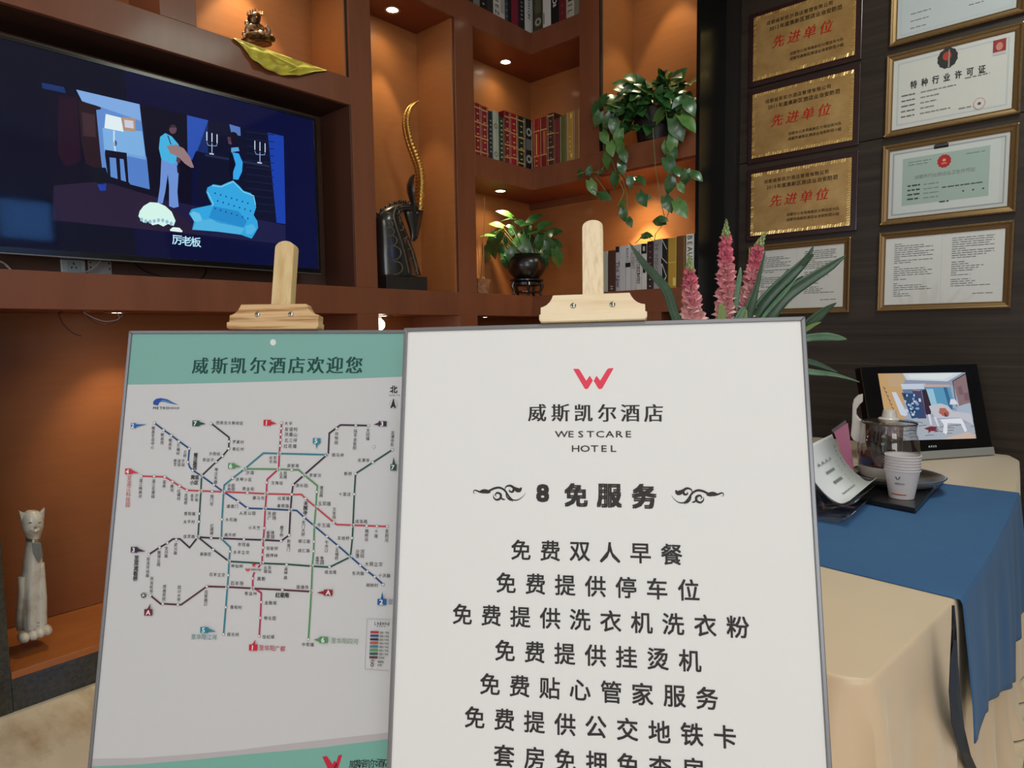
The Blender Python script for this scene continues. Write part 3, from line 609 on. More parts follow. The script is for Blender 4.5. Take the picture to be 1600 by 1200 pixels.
# potted plant on a black stand in the corner bay
def pxp(x, y, c, n=(.62, -.78, 0)): return meet(x, y, n, Vector(n).dot(Vector(c)))
ctr = Vector((-2.92, 3.50, 1.77)); c0 = onZ(819, 466, 1.5955); ctr = Vector((-2.93, 3.47, 0))
st = thing('plant_stand', 'small black carved wooden plant stand in the corner bay', 'plant stand', (ctr.x, ctr.y, 1.5955)); BW = mat('black_lacquer', rgb(20, 18, 18), .3, coat=.3)
MB().lathe((ctr.x, ctr.y, 1.5955), [(.105, .098), (.118, .104), (.118, .112), (.1, .118)], 24).build('top', BW, st)
MB().lathe((ctr.x, ctr.y, 1.5955), [(.088, .070), (.102, .074), (.102, .092), (.09, .098)], 24).build('apron', BW, st)
for k in range(5):
    a = k*2*math.pi/5+.5; u_ = Vector((math.cos(a), math.sin(a), 0)); b0 = Vector((ctr.x, ctr.y, 1.5955))
    MB().tube([b0+u_*.095+Vector((0,0,.098)), b0+u_*.108+Vector((0,0,.07)), b0+u_*.098+Vector((0,0,.04)), b0+u_*.092+Vector((0,0,.018)), b0+u_*.104+Vector((0,0,.007))], [.012,.013,.009,.008,.008], 8).build('leg', BW, st)
MB().lathe((ctr.x, ctr.y, 1.5955), [(.07, .022), (.098, .024), (.098, .034), (.07, .034)], 24).build('stretcher', BW, st)
pp = thing('potted_plant', 'leafy green plant in a round black pot under the corner downlight', 'potted plant', (ctr.x, ctr.y, 1.7137))
MB().lathe((ctr.x, ctr.y, 1.7137), [(.06, 0), (.085, .004), (.122, .045), (.133, .085), (.122, .135), (.1, .158), (.106, .166), (.09, .166), (.085, .14)], 32).build('pot', BW, pp)
pc = Vector((ctr.x, ctr.y, 1.87))
pl_leaves = [(788,332,23,150),(793,342,20,170),(775,350,20,160),(795,353,9,160),(775,360,18,200),(760,367,20,170),(812,347,16,160),(835,340,24,40),(822,350,16,20),(790,378,10,-90),(770,384,34,-100),(760,395,26,-120),(820,385,28,-60),(800,400,22,-90),(790,408,20,-70),(840,360,26,20),(852,350,22,30),(856,372,28,-20),(845,392,26,-60),(862,390,28,-60),(868,380,22,-10),(872,404,26,-70),(850,406,22,-80),(830,372,24,-30),(815,366,20,60),(842,380,20,-100),(826,398,24,-80),(810,372,20,-90),(858,364,20,60),(866,362,22,20),(780,372,16,-120),(838,410,20,-50),(800,358,16,100),(825,360,18,80),(804,386,22,-110),(786,394,22,-60)]
for i, (x, y, sz, ang) in enumerate(pl_leaves):
    dep = R.uniform(-.06, .09); p = pxp(x, y, pc+Vector((.6, -.78, 0))*dep)
    a = math.radians(ang); ru = Vector((.78, .62, 0)); d = (ru*math.cos(a)+Vector((0, 0, 1))*math.sin(a)+Vector((.6, -.78, 0))*R.uniform(-.1, .35)).normalized(); s_ = sz/262.0*1.2
    put_leaf(pp, LF[1] if i in (0, 2, 4, 5) else LF[i % 3 and 0], p-d*s_*.45, d, s_, R.uniform(-.5, .5), (.4, -.5, .75) if i < 8 else (.5, -.7, R.uniform(.1, .8)))
    if i % 2 == 0 or i < 10: MB().tube([pc+Vector((R.uniform(-.04,.04), R.uniform(-.04,.04), -.01)), pc.lerp(p, .5)+Vector((0, 0, .015)), p-d*s_*.45], .0026, 6).build('stem', STEMG, pp)

# stone bowl with incense-thin sticks
bw = thing('stone_bowl', 'small square stone bowl with amber stones at the left of the potted plant', 'bowl', (-2.93, 3.01, 1.5955))
sb = Vector((-2.945, 3.0, 1.5955)); SB = mat('pinkish_stone', rgb(176, 128, 96), .55, noise=((40, 40, 40), rgb(130, 86, 62), .35, .65), bump=.2)
def sq(c, h, z): return [Vector((c.x+sx*h, c.y+sy*h*.9, c.z+z)) for sx, sy in ((1,-1),(1,-.3),(1,.3),(1,1),(.3,1),(-.3,1),(-1,1),(-1,.3),(-1,-.3),(-1,-1),(-.3,-1),(.3,-1))]
MB().loft([sq(sb,.042,0), sq(sb,.05,.004), sq(sb,.058,.07), sq(sb,.064,.082), sq(sb,.064,.092), sq(sb,.052,.092), sq(sb,.05,.07)]).build('bowl_body', SB, bw)
AMB = mat('amber_stone', rgb(214, 160, 50), .3)
for k in range(6): MB().ball(sb+Vector((R.uniform(-.03,.03), R.uniform(-.03,.03), .095+R.uniform(0,.012))), .018, .014, .013, 7, 4).build('amber_stone', AMB, bw)
stk = mat('thin_wood_stick', rgb(190, 130, 86), .5)
for (bx, by), (tx, ty), r in (((753,433),(757,308),.0026), ((748,433),(746,375),.002), ((756,436),(754,365),.002)):
    pa = onX(bx, by, -2.945); pa.z = sb.z+.085; pb = onX(tx, ty, -2.945); MB().tube([pa, pa.lerp(pb, .5)+Vector((.004,.003,0)), pb], r, 6).build('stick', stk, bw)

# ------------------------------------------------------------------ horned antelope head on a plinth
an = thing('antelope_sculpture', 'tall black antelope head sculpture with long golden ringed horns', 'sculpture', (-3.0, 2.42, 1.5955))
AB = mat('antelope_black', rgb(36, 34, 33), .26, coat=.3); AG = mat('antelope_gold', rgb(206, 158, 82), .28, metal=.85); AR = mat('antelope_relief', rgb(112, 106, 96), .3, metal=.4)
XA = -3.0
ay = lambda x, y: onX(x, y, XA)
a0, a1 = ay(591, 450), ay(662, 452)
MB().box((XA-.09, a0.y+.012, 1.5955), (XA+.06, a1.y-.022, ay(630, 432).z)).build('base', AB, an, .004)
def sec(l, r, tx):    # elliptic section between left and right outline points (photo) with half thickness tx
    L, R_ = ay(*l), ay(*r); c = (L+R_)/2; a = (R_-L)/2; return [c+a*math.cos(2*math.pi*k/20)+Vector((tx, 0, 0))*math.sin(2*math.pi*k/20) for k in range(20)]
neck = [((591,433),(656,431),.075), ((590,420),(652,418),.075), ((589,400),(646,396),.072), ((589,380),(638,374),.068), ((589,362),(630,356),.062), ((588,346),(625,345),.056), ((590,334),(624,337),.050), ((596,328),(627,331),.045), ((606,322),(632,331),.042), ((618,318),(637,333),.04), ((630,317),(643,334),.038), ((640,318),(648,337),.036)]
MB().loft([sec(*q_) for q_ in neck]).build('neck', AB, an)
head = [((634,320),(642,313),.022), ((631,328),(656,324),.032), ((633,337),(660,333),.033), ((636,346),(658,344),.029), ((639,355),(656,354),.024), ((641,364),(654,364),.019), ((642,371),(652,372),.015), ((641,376),(648,377),.009)]
MB().loft([sec(*q_) for q_ in head]).build('head', AB, an)
def smooth(P, k=5):
    S = []
    for i in range(len(P)-1):
        p0, p1, p2, p3 = P[max(i-1, 0)], P[i], P[i+1], P[min(i+2, len(P)-1)]
        for j in range(k):
            t = j/k; S.append(.5*((2*p1)+(-p0+p2)*t+(2*p0-5*p1+4*p2-p3)*t*t+(-p0+3*p1-3*p2+p3)*t**3))
    return S+[P[-1]]
hornc = [(653,330),(655,306),(656,284),(654,262),(648,244),(640,222),(635,200),(635,184),(641,168),(653,158)]
for dx, dpx in ((.014, 0), (-.022, 2.5)):
    P = smooth([ay(x+dpx*(1-i/9) if dx < 0 else x, y)+Vector((dx, 0, 0)) for i, (x, y) in enumerate(hornc)], 16); n_ = len(P)
    rad = [(.023*(1-i/n_)**.62+.0012)*(1+(.11 if (i % 4) < 2 else -.07)*(1 if i < n_*.86 else 0)) for i in range(n_)]
    MB().tube(P, rad, 12).build('horn', AG, an)
for dx in (.03,):
    P = [ay(*q_)+Vector((dx, 0, 0)) for q_ in ((642,332),(640,318),(637,303),(636,290),(639,277),(643,274))]
    MB().tube(smooth(P, 3), [.008,.010,.014,.019,.024,.027,.030,.031,.031,.030,.027,.023,.018,.013,.008,.003], 10, flat=.4).build('ear', AB, an)
MB().ball(ay(645, 334)+Vector((.038, 0, 0)), .006, .008, .006).build('eye', AR, an)
for k, q_ in enumerate([(591,334),(597,328),(604,324),(611,320),(618,317),(625,315.5),(632,315)]):
    c = ay(*q_); MB().ball(c, .012, .013, .011, 10, 6).build('mane_scallop', AB, an)
def thick(y): # half thickness of the neck at photo height y
    for i in range(len(neck)-1):
        if neck[i][0][1] >= y >= neck[i+1][0][1]: return neck[i][2]
    return .05
def onneck(x, y):
    l = min(neck[:8], key=lambda n_: abs(n_[0][1]-y)); u_ = max(-.97, min(.97, (x-(l[0][0]+l[1][0])/2)/((l[1][0]-l[0][0])/2)))
    return ay(x, y)+Vector((l[2]*math.sqrt(1-u_*u_)+.001, 0, 0))
for pts in ([(625,322),(612,324),(606,338),(608,356),(614,376),(620,400),(626,428)], [(628,330),(618,338),(616,350),(622,368),(632,392),(642,430)]):
    MB().tube(smooth([onneck(*q_) for q_ in pts], 4), .0048, 6).build('relief_band', AR, an)
for cx, cy, r in ((599,340,5.5),(597,352,6.5),(598,364,7),(600,378,8.5),(603,397,11),(606,420,10),(614,346,4.5),(616,357,5),(620,369,6),(624,383,7),(628,399,8),(633,418,9),(612,332,4),(621,326,3.5)):
    pts = [onneck(cx+r*math.cos(t*.45), cy-r*math.sin(t*.45)) for t in range(-4, 5)]
    MB().tube(pts, .0034, 5).build('relief_arc', AR, an)

# ------------------------------------------------------------------ white cat in the lower left bay
ct = thing('cat_statue', 'tall slim white ceramic cat statue on the bottom shelf', 'statue', (-3.06, .62, .1495))
XC = -3.06; CW = mat('crackled_white', rgb(206, 200, 190), .35, coat=.3, noise=((14, 14, 14), rgb(158, 146, 132), .45, .7)); CS = mat('silver_trim', rgb(170, 168, 160), .3, metal=.8)
cy_ = lambda x, y: onX(x, y, XC)
dzc = .1505-cy_(50, 997).z
def csec(x0, x1, y, tx, y1=None):
    L, R_ = cy_(x0, y), cy_(x1, y1 if y1 else y); c = (L+R_)/2; a = (R_-L)/2; return [c+a*math.cos(2*math.pi*k/20)+Vector((tx, 0, 0))*math.sin(2*math.pi*k/20) for k in range(20)]
MB().loft([csec(36,72,990,.055), csec(34,70,975,.05), csec(33,68,950,.046), csec(33,68,915,.046), csec(34,68,895,.044), csec(37,66,875,.04), csec(40,64,855,.034), csec(41,62,842,.03), csec(40,63,836,.03)]).build('body', CW, ct)
MB().loft([csec(41,62,842,.026), csec(37,65,832,.036), csec(33,68,822,.042), csec(33,68,812,.042), csec(36,65,803,.036), csec(42,60,798,.02)]).build('head', CW, ct)
for pts in (((33,815),(28,797),(44,804)), ((58,804),(69,792),(68,815))):
    A, Bq, Cq = [cy_(*q_) for q_ in pts]; MB().prism([A+Vector((-.01,0,0)), Bq+Vector((-.004,0,0)), Cq+Vector((-.01,0,0))], (.018, 0, 0)).build('ear', CW, ct, .003)
MB().tube(smooth([cy_(44,824)+Vector((.04,0,0)), cy_(50,826)+Vector((.052,0,0)), cy_(56,824)+Vector((.04,0,0))], 3), .006, 8).build('muzzle', CW, ct)
for x in (43, 57): MB().ball(cy_(x, 814)+Vector((.039,0,0)), .002, .008, .0035, 10, 5).build('eye', mat('cat_eye_grey', rgb(120,116,110), .4), ct)
MB().ball(cy_(50, 820)+Vector((.05,0,0)), .004, .005, .004, 8, 5).build('nose', mat('cat_eye_grey', rgb(120,116,110), .4), ct)
MB().loft([csec(40,63,845,.033), csec(40,63,840,.033)]).build('collar', CS, ct)
MB().prism([cy_(46,846)+Vector((.034,0,0)), cy_(60,846)+Vector((.034,0,0)), cy_(62,864)+Vector((.042,0,0)), cy_(55,876)+Vector((.047,0,0)), cy_(47,862)+Vector((.042,0,0))], (.004, 0, 0)).build('bib', mat('bib_grey', rgb(120,122,122), .4, metal=.3), ct)
for dx, x0, x1 in ((.03, 41, 53), (.03, 54, 68)):
    MB().tube([cy_((x0+x1)/2, 878)+Vector((.018,0,0)), cy_((x0+x1)/2, 930)+Vector((.032,0,0)), cy_((x0+x1)/2, 978)+Vector((.034,0,0))], [.014,.019,.019], 12).build('foreleg', CW, ct)
MB().tube(smooth([cy_(34,985)+Vector((-.02,0,0)), cy_(31,960)+Vector((.0,0,0)), cy_(33,925)+Vector((.012,0,0)), cy_(33,900)+Vector((.012,0,0))], 4), .013, 10).build('tail', CW, ct)
for y in (968, 973): MB().loft([csec(43,64,y+1,.052,y-1), csec(43,64,y,.052,y-2)]).build('anklet', CS, ct)
for x, y in ((32,990),(46,986),(56,983),(67,979)):
    MB().ball(cy_(x, y)+Vector((.045,0,0)), .045, .019, .020, 12, 7).build('paw', CW, ct)
for o in ct.children: o.location.z += max(0, dzc)*0

# ------------------------------------------------------------------ deity statue and yellow cloth
XB = -3.0; by_ = lambda x, y: onX(x, y, XB)
bd = thing('deity_statue', 'small bronze crowned deity statue seated on the yellow cloth', 'statue', (-3.0, 1.6, 2.645))
BZ = mat('old_bronze', rgb(120, 88, 62), .35, metal=.85, noise=((40,40,40), rgb(60, 40, 30), .4, .6)); BL = mat('bright_bronze', rgb(206, 176, 150), .3, metal=.9)
bsec = lambda x0, x1, y, tx, y1=None: [ (by_(x0, y)+by_(x1, y1 or y))/2+(by_(x1, y1 or y)-by_(x0, y))/2*math.cos(2*math.pi*k/16)+Vector((tx, 0, 0))*math.sin(2*math.pi*k/16) for k in range(16)]
zshift = Vector((0, 0, 0))
MB().loft([bsec(378,424,68,.05,72), bsec(376,422,62,.055,66), bsec(381,416,56,.05,60), bsec(387,411,52,.04,55), bsec(385,412,46,.035,48), bsec(384,411,41,.03,42), bsec(390,405,37,.02,38)]).build('torso', BZ, bd)
MB().loft([bsec(391,404,40,.018), bsec(388,406,34,.024), bsec(387,407,28,.026), bsec(388,406,23,.024), bsec(391,403,20,.016)]).build('head', BZ, bd)
for k in range(7):
    x = 386+k*3.6; h = (5, 7, 8, 10, 8, 6, 5)[k]; A = by_(x, 24); MB().tube([by_(x, 25)+Vector((.012,0,0)), by_(x+(k-3)*.3, 24-h)+Vector((.012,0,0))], [.008, .002], 6).build('crown_point', BL, bd)
for pts in ([(386,44),(381,50),(384,56),(394,58)], [(410,44),(415,51),(411,58),(402,60)]):
    MB().tube(smooth([by_(*q_)+Vector((.03,0,0)) for q_ in pts], 3), [.012]*10, 8).build('arm', BL, bd)
for pts in ([(380,62),(390,60),(402,64)], [(420,67),(410,64),(398,63)]):
    MB().tube(smooth([by_(*q_)+Vector((.05,0,0)) for q_ in pts], 3), [.011,.015,.016,.016,.015,.013,.01], 8).build('folded_leg', BZ, bd)
MB().ball(by_(400, 57)+Vector((.05,0,0)), .014, .02, .012, 10, 6).build('hand', BL, bd)
for x, y in ((377,57),(381,40),(421,62),(383,44),(388,45),(414,55)): MB().ball(by_(x, y)+Vector((.03,0,0)), .008, .012, .014, 7, 5).build('ornament', BL, bd)
MB().ball(by_(397, 31)+Vector((.026,0,0)), .004, .004, .006, 8, 5).build('nose', BZ, bd)
YC = mat('yellow_satin', rgb(206, 196, 62), .42, sheen=.4, noise=((8, 20, 20), rgb(188, 176, 48), .3, .7))
def curve_at(pts, t):
    n_ = len(pts)-1; k = min(int(t*n_), n_-1); f_ = t*n_-k; a, b = Vector(pts[k]), Vector(pts[k+1]); return a.lerp(b, f_)
topc = [(365,59.5),(380,64.5),(400,71.5),(420,78.5),(440,85.5),(460,93),(480,99.5),(500,106.5),(510,110)]
botc = [(365,60.5),(379,73),(390,90),(402,103),(420,112),(440,117.5),(465,118.5),(490,113),(510,110.5)]
V = []; nx, ny = 48, 12
for i in range(nx+1):
    t = i/nx; a = curve_at(topc, t); b = curve_at(botc, t)
    T_ = onX(a.x, a.y, XF+.002); Bq = onX(b.x, b.y, XF+.012); h = (T_-Bq).length
    V.append(Vector((-2.98+.04*math.sin(t*9), T_.y-.012*math.sin(t*7), 2.6465+.006*(1+math.sin(t*21))*math.sin(math.pi*t)))); V.append(Vector((-2.90, T_.y, 2.6475+.005*math.sin(math.pi*t)*(1+math.sin(t*26)))))
    for j in range(ny+1):
        s_ = j/ny; p = T_.lerp(Bq, s_); am = math.sin(math.pi*t)*.014
        V.append(p+Vector((.004+am*(1+math.sin(s_*9+t*14)+.7*math.sin(t*38-s_*6))*s_**.5*.75, 0, 0)))
w_ = ny+3; Fc = [(i*w_+j, i*w_+j+1, (i+1)*w_+j+1, (i+1)*w_+j) for i in range(nx) for j in range(w_-1)]
mb = MB().add(V, Fc); mb.sm = True; yc = mb.build('altar_cloth', YC); md = yc.modifiers.new('s', 'SOLIDIFY'); md.thickness = .0015
tag(yc, 'yellow satin cloth draped over the shelf edge under the deity statue', 'cloth')
mb = MB().tube(smooth([onX(417,82,XF+.03), onX(432,90,XF+.035), onX(450,99,XF+.036), onX(462,106,XF+.03), onX(452,112,XF+.026)], 4), [.002,.005,.007,.008,.008,.008,.008,.009,.01,.011,.012,.012,.011,.009,.007,.005,.002], 8, flat=.5)
o = mb.build('knotted_fold', YC, yc); o.parent = yc; o.location = Vector((0,0,0))
for v_ in o.data.vertices: pass

# ------------------------------------------------------------------ plaques and framed certificates on the walnut wall
GP = mat('gold_plate', rgb(200, 164, 108), .36, metal=.5, noise=((7, 7, 9), rgb(166, 126, 74), .3, .7)); GE = mat('embossed_gold_rim', rgb(226, 190, 120), .2, metal=.9); MW = mat('mahogany_backing', rgb(44, 20, 22), .25, coat=.3)
YW = 3.85
for (z0, z1, year, lb, dx) in ((2.766, 3.118, '2012', 'top gold award plaque of the column, dated 2012', 0), (2.334, 2.692, '2011', 'middle gold award plaque of the column, dated 2011', 0), (1.892, 2.246, '2013', 'lowest gold award plaque of the column, dated 2013, above the flowers', 0)):
    x0, x1 = -1.52, -.987
    t = thing('award_plaque', lb, 'plaque', ((x0+x1)/2, YW-.01, z0), 'gold plaques on the dark wall')
    MB().box((x0-.028, YW-.012, z0-.028), (x1+.03, YW, z1+.028)).build('wooden_backing', MW, t, .003)
    MB().box((x0, YW-.018, z0), (x1, YW-.012, z1)).build('gold_plate', GP, t, .002)
    pl = Plane((x0, YW-.0182, z0), (1, 0, 0), (0, 0, 1)); W_, H_ = x1-x0, z1-z0
    mb = MB(); rg = random.Random(int(year))
    for side in range(4):
        L = W_ if side % 2 == 0 else H_; nn = int(L/.013)
        for k in range(nn):
            a = (k+.5)/nn*L; wd = L/nn*.5; dpt = .016+rg.uniform(-.003, .004); sk = wd*.7
            if side == 0: q4 = [(a-wd, 0), (a+wd*.3, 0), (a+wd*.3+sk, dpt), (a-wd+sk, dpt)]
            elif side == 2: q4 = [(a-wd, H_-dpt), (a+wd*.3, H_-dpt), (a+wd*.3+sk, H_), (a-wd+sk, H_)]
            elif side == 1: q4 = [(W_-dpt, a-wd), (W_, a-wd+sk), (W_, a+wd*.3+sk), (W_-dpt, a+wd*.3)]
            else: q4 = [(0, a-wd), (dpt, a-wd+sk), (dpt, a+wd*.3+sk), (0, a+wd*.3)]
            tilt = rg.uniform(.0006, .003)
            mb.hexa([pl.p(u, v, 0) for u, v in q4], [pl.p(u*.999, v, tilt if j in (0, 3) else .0004) for j, (u, v) in enumerate(q4)])
    o = mb.build('embossed_border', GE, t); o['kind'] = 'stuff'
    q = Print(pl, .0006, .00005); DK = (56, 40, 18); T1 = '成都威斯凯尔酒店管理有限公司'; T2 = year+'年度高新区旅店业治安防范'
    for i, ch in enumerate(T1): q.text(ch, W_*(.16+.047*i), H_*.845, 0, 0, .023, DK, .012, uvmode=True)
    for i, ch in enumerate(T2): q.text(ch, W_*((.18+.026*i) if i < 4 else (.30+.0505*(i-4))), H_*.745, 0, 0, .026, DK, .012, uvmode=True)
    PI_ = printmat('plaque_ink', .4); q.build('engraved_heading', PI_, t); q = Print(pl, .0006, .00005)
    for i, ch in enumerate('先进单位'): q.text(ch, W_*(.27+.155*i), H_*.52, 0, 0, .068, (176, 26, 16), .012, skew=.22, thick=.018, uvmode=True)
    q.build('award_title', PI_, t); q = Print(pl, .0006, .00005)
    for i, ch in enumerate('成都市公安局高新区分局治安大队'): q.text(ch, W_*(.40+.0345*i), H_*.275, 0, 0, .0185, DK, .01, uvmode=True)
    for i, ch in enumerate('成都市高新区旅店业治安防范小组'): q.text(ch, W_*(.40+.0345*i), H_*.195, 0, 0, .0185, DK, .01, uvmode=True)
    q.build('engraved_signature', PI_, t)
GF = mat('antique_gold_frame', rgb(126, 98, 64), .4, metal=.6); GI = mat('brown_gilt_slope', rgb(112, 76, 50), .35, metal=.4); PG = glassmat('picture_glass', (1, 1, 1, 1), .03, .02, .3)
def certificate(x0, z0, x1, z1, lb, draw, paper=(206, 204, 202)):
    t = thing('framed_certificate', lb, 'certificate', ((x0+x1)/2, YW-.01, z0), 'gilt framed certificates on the dark wall')
    O = [(x0, z0), (x1, z0), (x1, z1), (x0, z1)]
    ins = lambda d: [(x0+d, z0+d), (x1-d, z0+d), (x1-d, z1-d), (x0+d, z1-d)]
    for k in range(4):          # four mitred rails with a sloped profile
        a, b = k, (k+1) % 4; pr = [(0, 0), (0, .018), (.006, .022), (.012, .019), (.014, .015), (.026, .011), (.028, .013), (.032, .010), (.032, 0)]
        ring = lambda idx: [Vector((ins(d)[idx][0], YW-h, ins(d)[idx][1])) for d, h in pr]
        mb = MB(); mb.loft([ring(a), ring(b)]); mb.sm = False; mb.build('frame_rail', [GF], t)
    mb = MB(); L = 2*(x1-x0)+2*(z1-z0); nn = int(L/.0085)
    for i in range(nn):
        s_ = i/nn*L; W_, H_ = x1-x0, z1-z0
        if s_ < W_: c = (x0+s_, z0+.005)
        elif s_ < W_+H_: c = (x1-.005, z0+s_-W_)
        elif s_ < 2*W_+H_: c = (x1-(s_-W_-H_), z1-.005)
        else: c = (x0+.005, z1-(s_-2*W_-H_))
        r = .0032+.0012*math.sin(i*1.7); p = Vector((c[0], YW-.022, c[1]))
        mb.add([p+Vector((r,0,0)), p+Vector((0,0,r)), p+Vector((-r,0,0)), p+Vector((0,0,-r)), p+Vector((0,-r*1.1,0))], [(0,1,4),(1,2,4),(2,3,4),(3,0,4)])
    o = mb.build('beaded_rim', mat('bright_gilt', rgb(214, 190, 140), .22, metal=.9), t); o['kind'] = 'stuff'
    MB().box((x0+.01, YW-.006, z0+.01), (x1-.01, YW-.001, z1-.01)).build('paper', mat('paper_%d_%d' % paper[:2], rgb(*paper), .7), t)
    q = Print(Plane((x0+.032, YW-.0062, z0+.032), (1, 0, 0), (0, 0, 1)), .0003, .0001); draw(q, x1-x0-.064, z1-z0-.064); q.build('printed_sheet', INK, t)
    g = MB().add([(x0+.03, YW-.0095, z0+.03), (x1-.03, YW-.0095, z0+.03), (x1-.03, YW-.0095, z1-.03), (x0+.03, YW-.0095, z1-.03)], [(0,1,2,3)]); g.build('glass_pane', PG, t)
def bars(q, W_, H_, x, y, lens, dy, th=.0032, col=(70,70,72)):
    rg = random.Random(int(x*999+y*77))
    for i, L in enumerate(lens):
        if L <= 0: continue
        a = x*W_; y_ = (y-dy*i)*H_; e = (x+L)*W_
        while a < e:
            l = min(rg.uniform(.012, .03), e-a); q.uvpoly([(a, y_), (a+l, y_), (a+l, y_+th), (a, y_+th)], rgb(*col)); a += l+rg.uniform(.002, .006)
def frame_border(q, W_, H_, d, th, col):
    for a, b, c, e in ((d, d, W_-d, d+th), (d, H_-d-th, W_-d, H_-d), (d, d+th, d+th, H_-d-th), (W_-d-th, d+th, W_-d, H_-d-th)): q.uvpoly([(a, b), (c, b), (c, e), (a, e)], rgb(*col))
def rnd_poly(cx, cy, rx, ry, n=24, wob=.08): return [(cx+rx*(1+wob*(k % 2))*math.cos(2*math.pi*k/n), cy+ry*(1+wob*(k % 2))*math.sin(2*math.pi*k/n)) for k in range(n)]
def d1(q, W_, H_):
    frame_border(q, W_, H_, .012, .006, (186,190,198)); bars(q, W_, H_, .12, .30, (.18, .16, .14), .1); bars(q, W_, H_, .62, .30, (.2, .12), .1)
def d2(q, W_, H_):
    frame_border(q, W_, H_, .018, .007, (186,190,196)); q.up()
    q.uvpoly(rnd_poly(W_*.47, H_*.86, .040, .046), rgb(34,34,36)); q.up(); q.uvpoly(rnd_poly(W_*.465, H_*.89, .018, .020, 16, 0), rgb(178,52,34)); q.up(); q.uvpoly([(W_*.475, H_*.73), (W_*.49, H_*.73), (W_*.487, H_*.97), (W_*.478, H_*.97)], rgb(150,146,142)); q.up()
    for i, ch in enumerate('特种行业许可证'): q.text(ch, W_*(.185+.095*i), H_*.60, 0, 0, .040, (30,30,32), .022, sx=.72, uvmode=True)
    for i, L in enumerate((.30, .16, .14, .12, .26)):
        bars(q, W_, H_, .08, .46-.075*i, (.12,), .1, .006, (96,96,98)); bars(q, W_, H_, .25, .46-.075*i, (L,), .1, .005, (120,120,122))
    bars(q, W_, H_, .62, .52, (.2,), .1, .005, (110,110,112)); bars(q, W_, H_, .58, .12, (.1,), .1, .006, (130,130,132))
    q.uvpoly([(W_*.835, H_*.74), (W_*.935, H_*.74), (W_*.935, H_*.94), (W_*.835, H_*.94)], rgb(190,186,188)); q.up(); q.uvpoly([(W_*.835, H_*.78), (W_*.935, H_*.78), (W_*.935, H_*.94), (W_*.835, H_*.94)], rgb(150,34,44)); q.up(); q.uvpoly(rnd_poly(W_*.885, H_*.85, .013, .018, 16, 0), rgb(196,130,116)); q.up()
    q.uvpoly(rnd_poly(W_*.745, H_*.145, .024, .027, 20, 0), rgb(198,150,146)); q.up(); q.uvpoly(rnd_poly(W_*.745, H_*.145, .020, .023, 20, 0), rgb(206,204,202)); q.up(); q.uvpoly(rnd_poly(W_*.745, H_*.145, .006, .006, 10, .4), rgb(110,40,40))
def d3(q, W_, H_):
    frame_border(q, W_, H_, .014, .006, (150,156,166)); q.uvpoly(rnd_poly(W_*.45, H_*.96, .030, .022), rgb(58,54,58)); q.up()
    q.uvpoly([(W_*.05, H_*.06), (W_*.93, H_*.06), (W_*.93, H_*.93), (W_*.05, H_*.93)], rgb(200,204,204)); q.up(); q.uvpoly([(W_*.12, H_*.17), (W_*.85, H_*.17), (W_*.85, H_*.86), (W_*.12, H_*.86)], rgb(160,178,172)); q.up()
    q.uvpoly(rnd_poly(W_*.48, H_*.74, .027, .030, 24, .1), rgb(176,28,42)); q.up(); q.uvpoly(rnd_poly(W_*.48, H_*.755, .006, .006, 10, .45), rgb(220,160,110)); q.uvpoly([(W_*.455, H_*.70), (W_*.505, H_*.70), (W_*.5, H_*.72), (W_*.46, H_*.72)], rgb(210,130,100)); q.up()
    for i, ch in enumerate('成都市行业旅店业卫生许可证'): q.text(ch, W_*(.25+.039*i), H_*.565, 0, 0, .0205, (116,126,124), .008, uvmode=True)
    bars(q, W_, H_, .17, .79, (.2, .17), .04, .0028, (90,100,98)); bars(q, W_, H_, .66, .79, (.15,), .04, .0028, (90,100,98))
    for i in range(4): bars(q, W_, H_, .17, .44-.065*i, (.11,), .1, .008, (60,66,66)); bars(q, W_, H_, .31, .44-.065*i, (.13,), .1, .004, (110,120,118))
    bars(q, W_, H_, .47, .36, (.33,), .1, .006, (70,78,78)); bars(q, W_, H_, .64, .27, (.015, ), .1, .007, (60,60,60)); bars(q, W_, H_, .72, .27, (.015, ), .1, .007, (60,60,60)); bars(q, W_, H_, .8, .27, (.015, ), .1, .007, (60,60,60)); bars(q, W_, H_, .45, .155, (.08,), .1, .007, (60,66,66))
def d45(q, W_, H_):
    q.uvpoly([(W_*.495, 0), (W_*.498, 0), (W_*.498, H_), (W_*.495, H_)], rgb(186,186,184)); q.up()
    rg = random.Random(5)
    bars(q, W_, H_, .08, .90, [.07,.26,.34,.22,.35,.30,.34,.05,.34,.16,0,.05,.28,.34,.30,.34,.04,.12,0,.05,.25,.30,.34,.06,.14,.16], .031)
    bars(q, W_, H_, .58, .92, [.34,.33,.34,.30,.34,.12,.34,.34,.28,.20,0,.12,.14,.26,.22,.18,.05,.16,0,.16,.20,.18,.32], .031); bars(q, W_, H_, .76, .12, (.17,), .03)
certificate(-.828, 2.757, -.288, 3.16, 'gilt framed certificate cut off by the top of the photo', d1, (190, 196, 202))
certificate(-.838, 2.314, -.288, 2.719, 'gilt framed licence with black wreath emblem and small red photo', d2)
certificate(-.843, 1.873, -.288, 2.274, 'gilt framed pale green certificate with a red emblem', d3, (196, 196, 196))
certificate(-.848, 1.434, -.290, 1.836, 'gilt framed two-column document, bottom right on the dark wall', d45)
certificate(-1.532, 1.433, -.981, 1.834, 'gilt framed two-column document partly behind the long green leaves', d45)

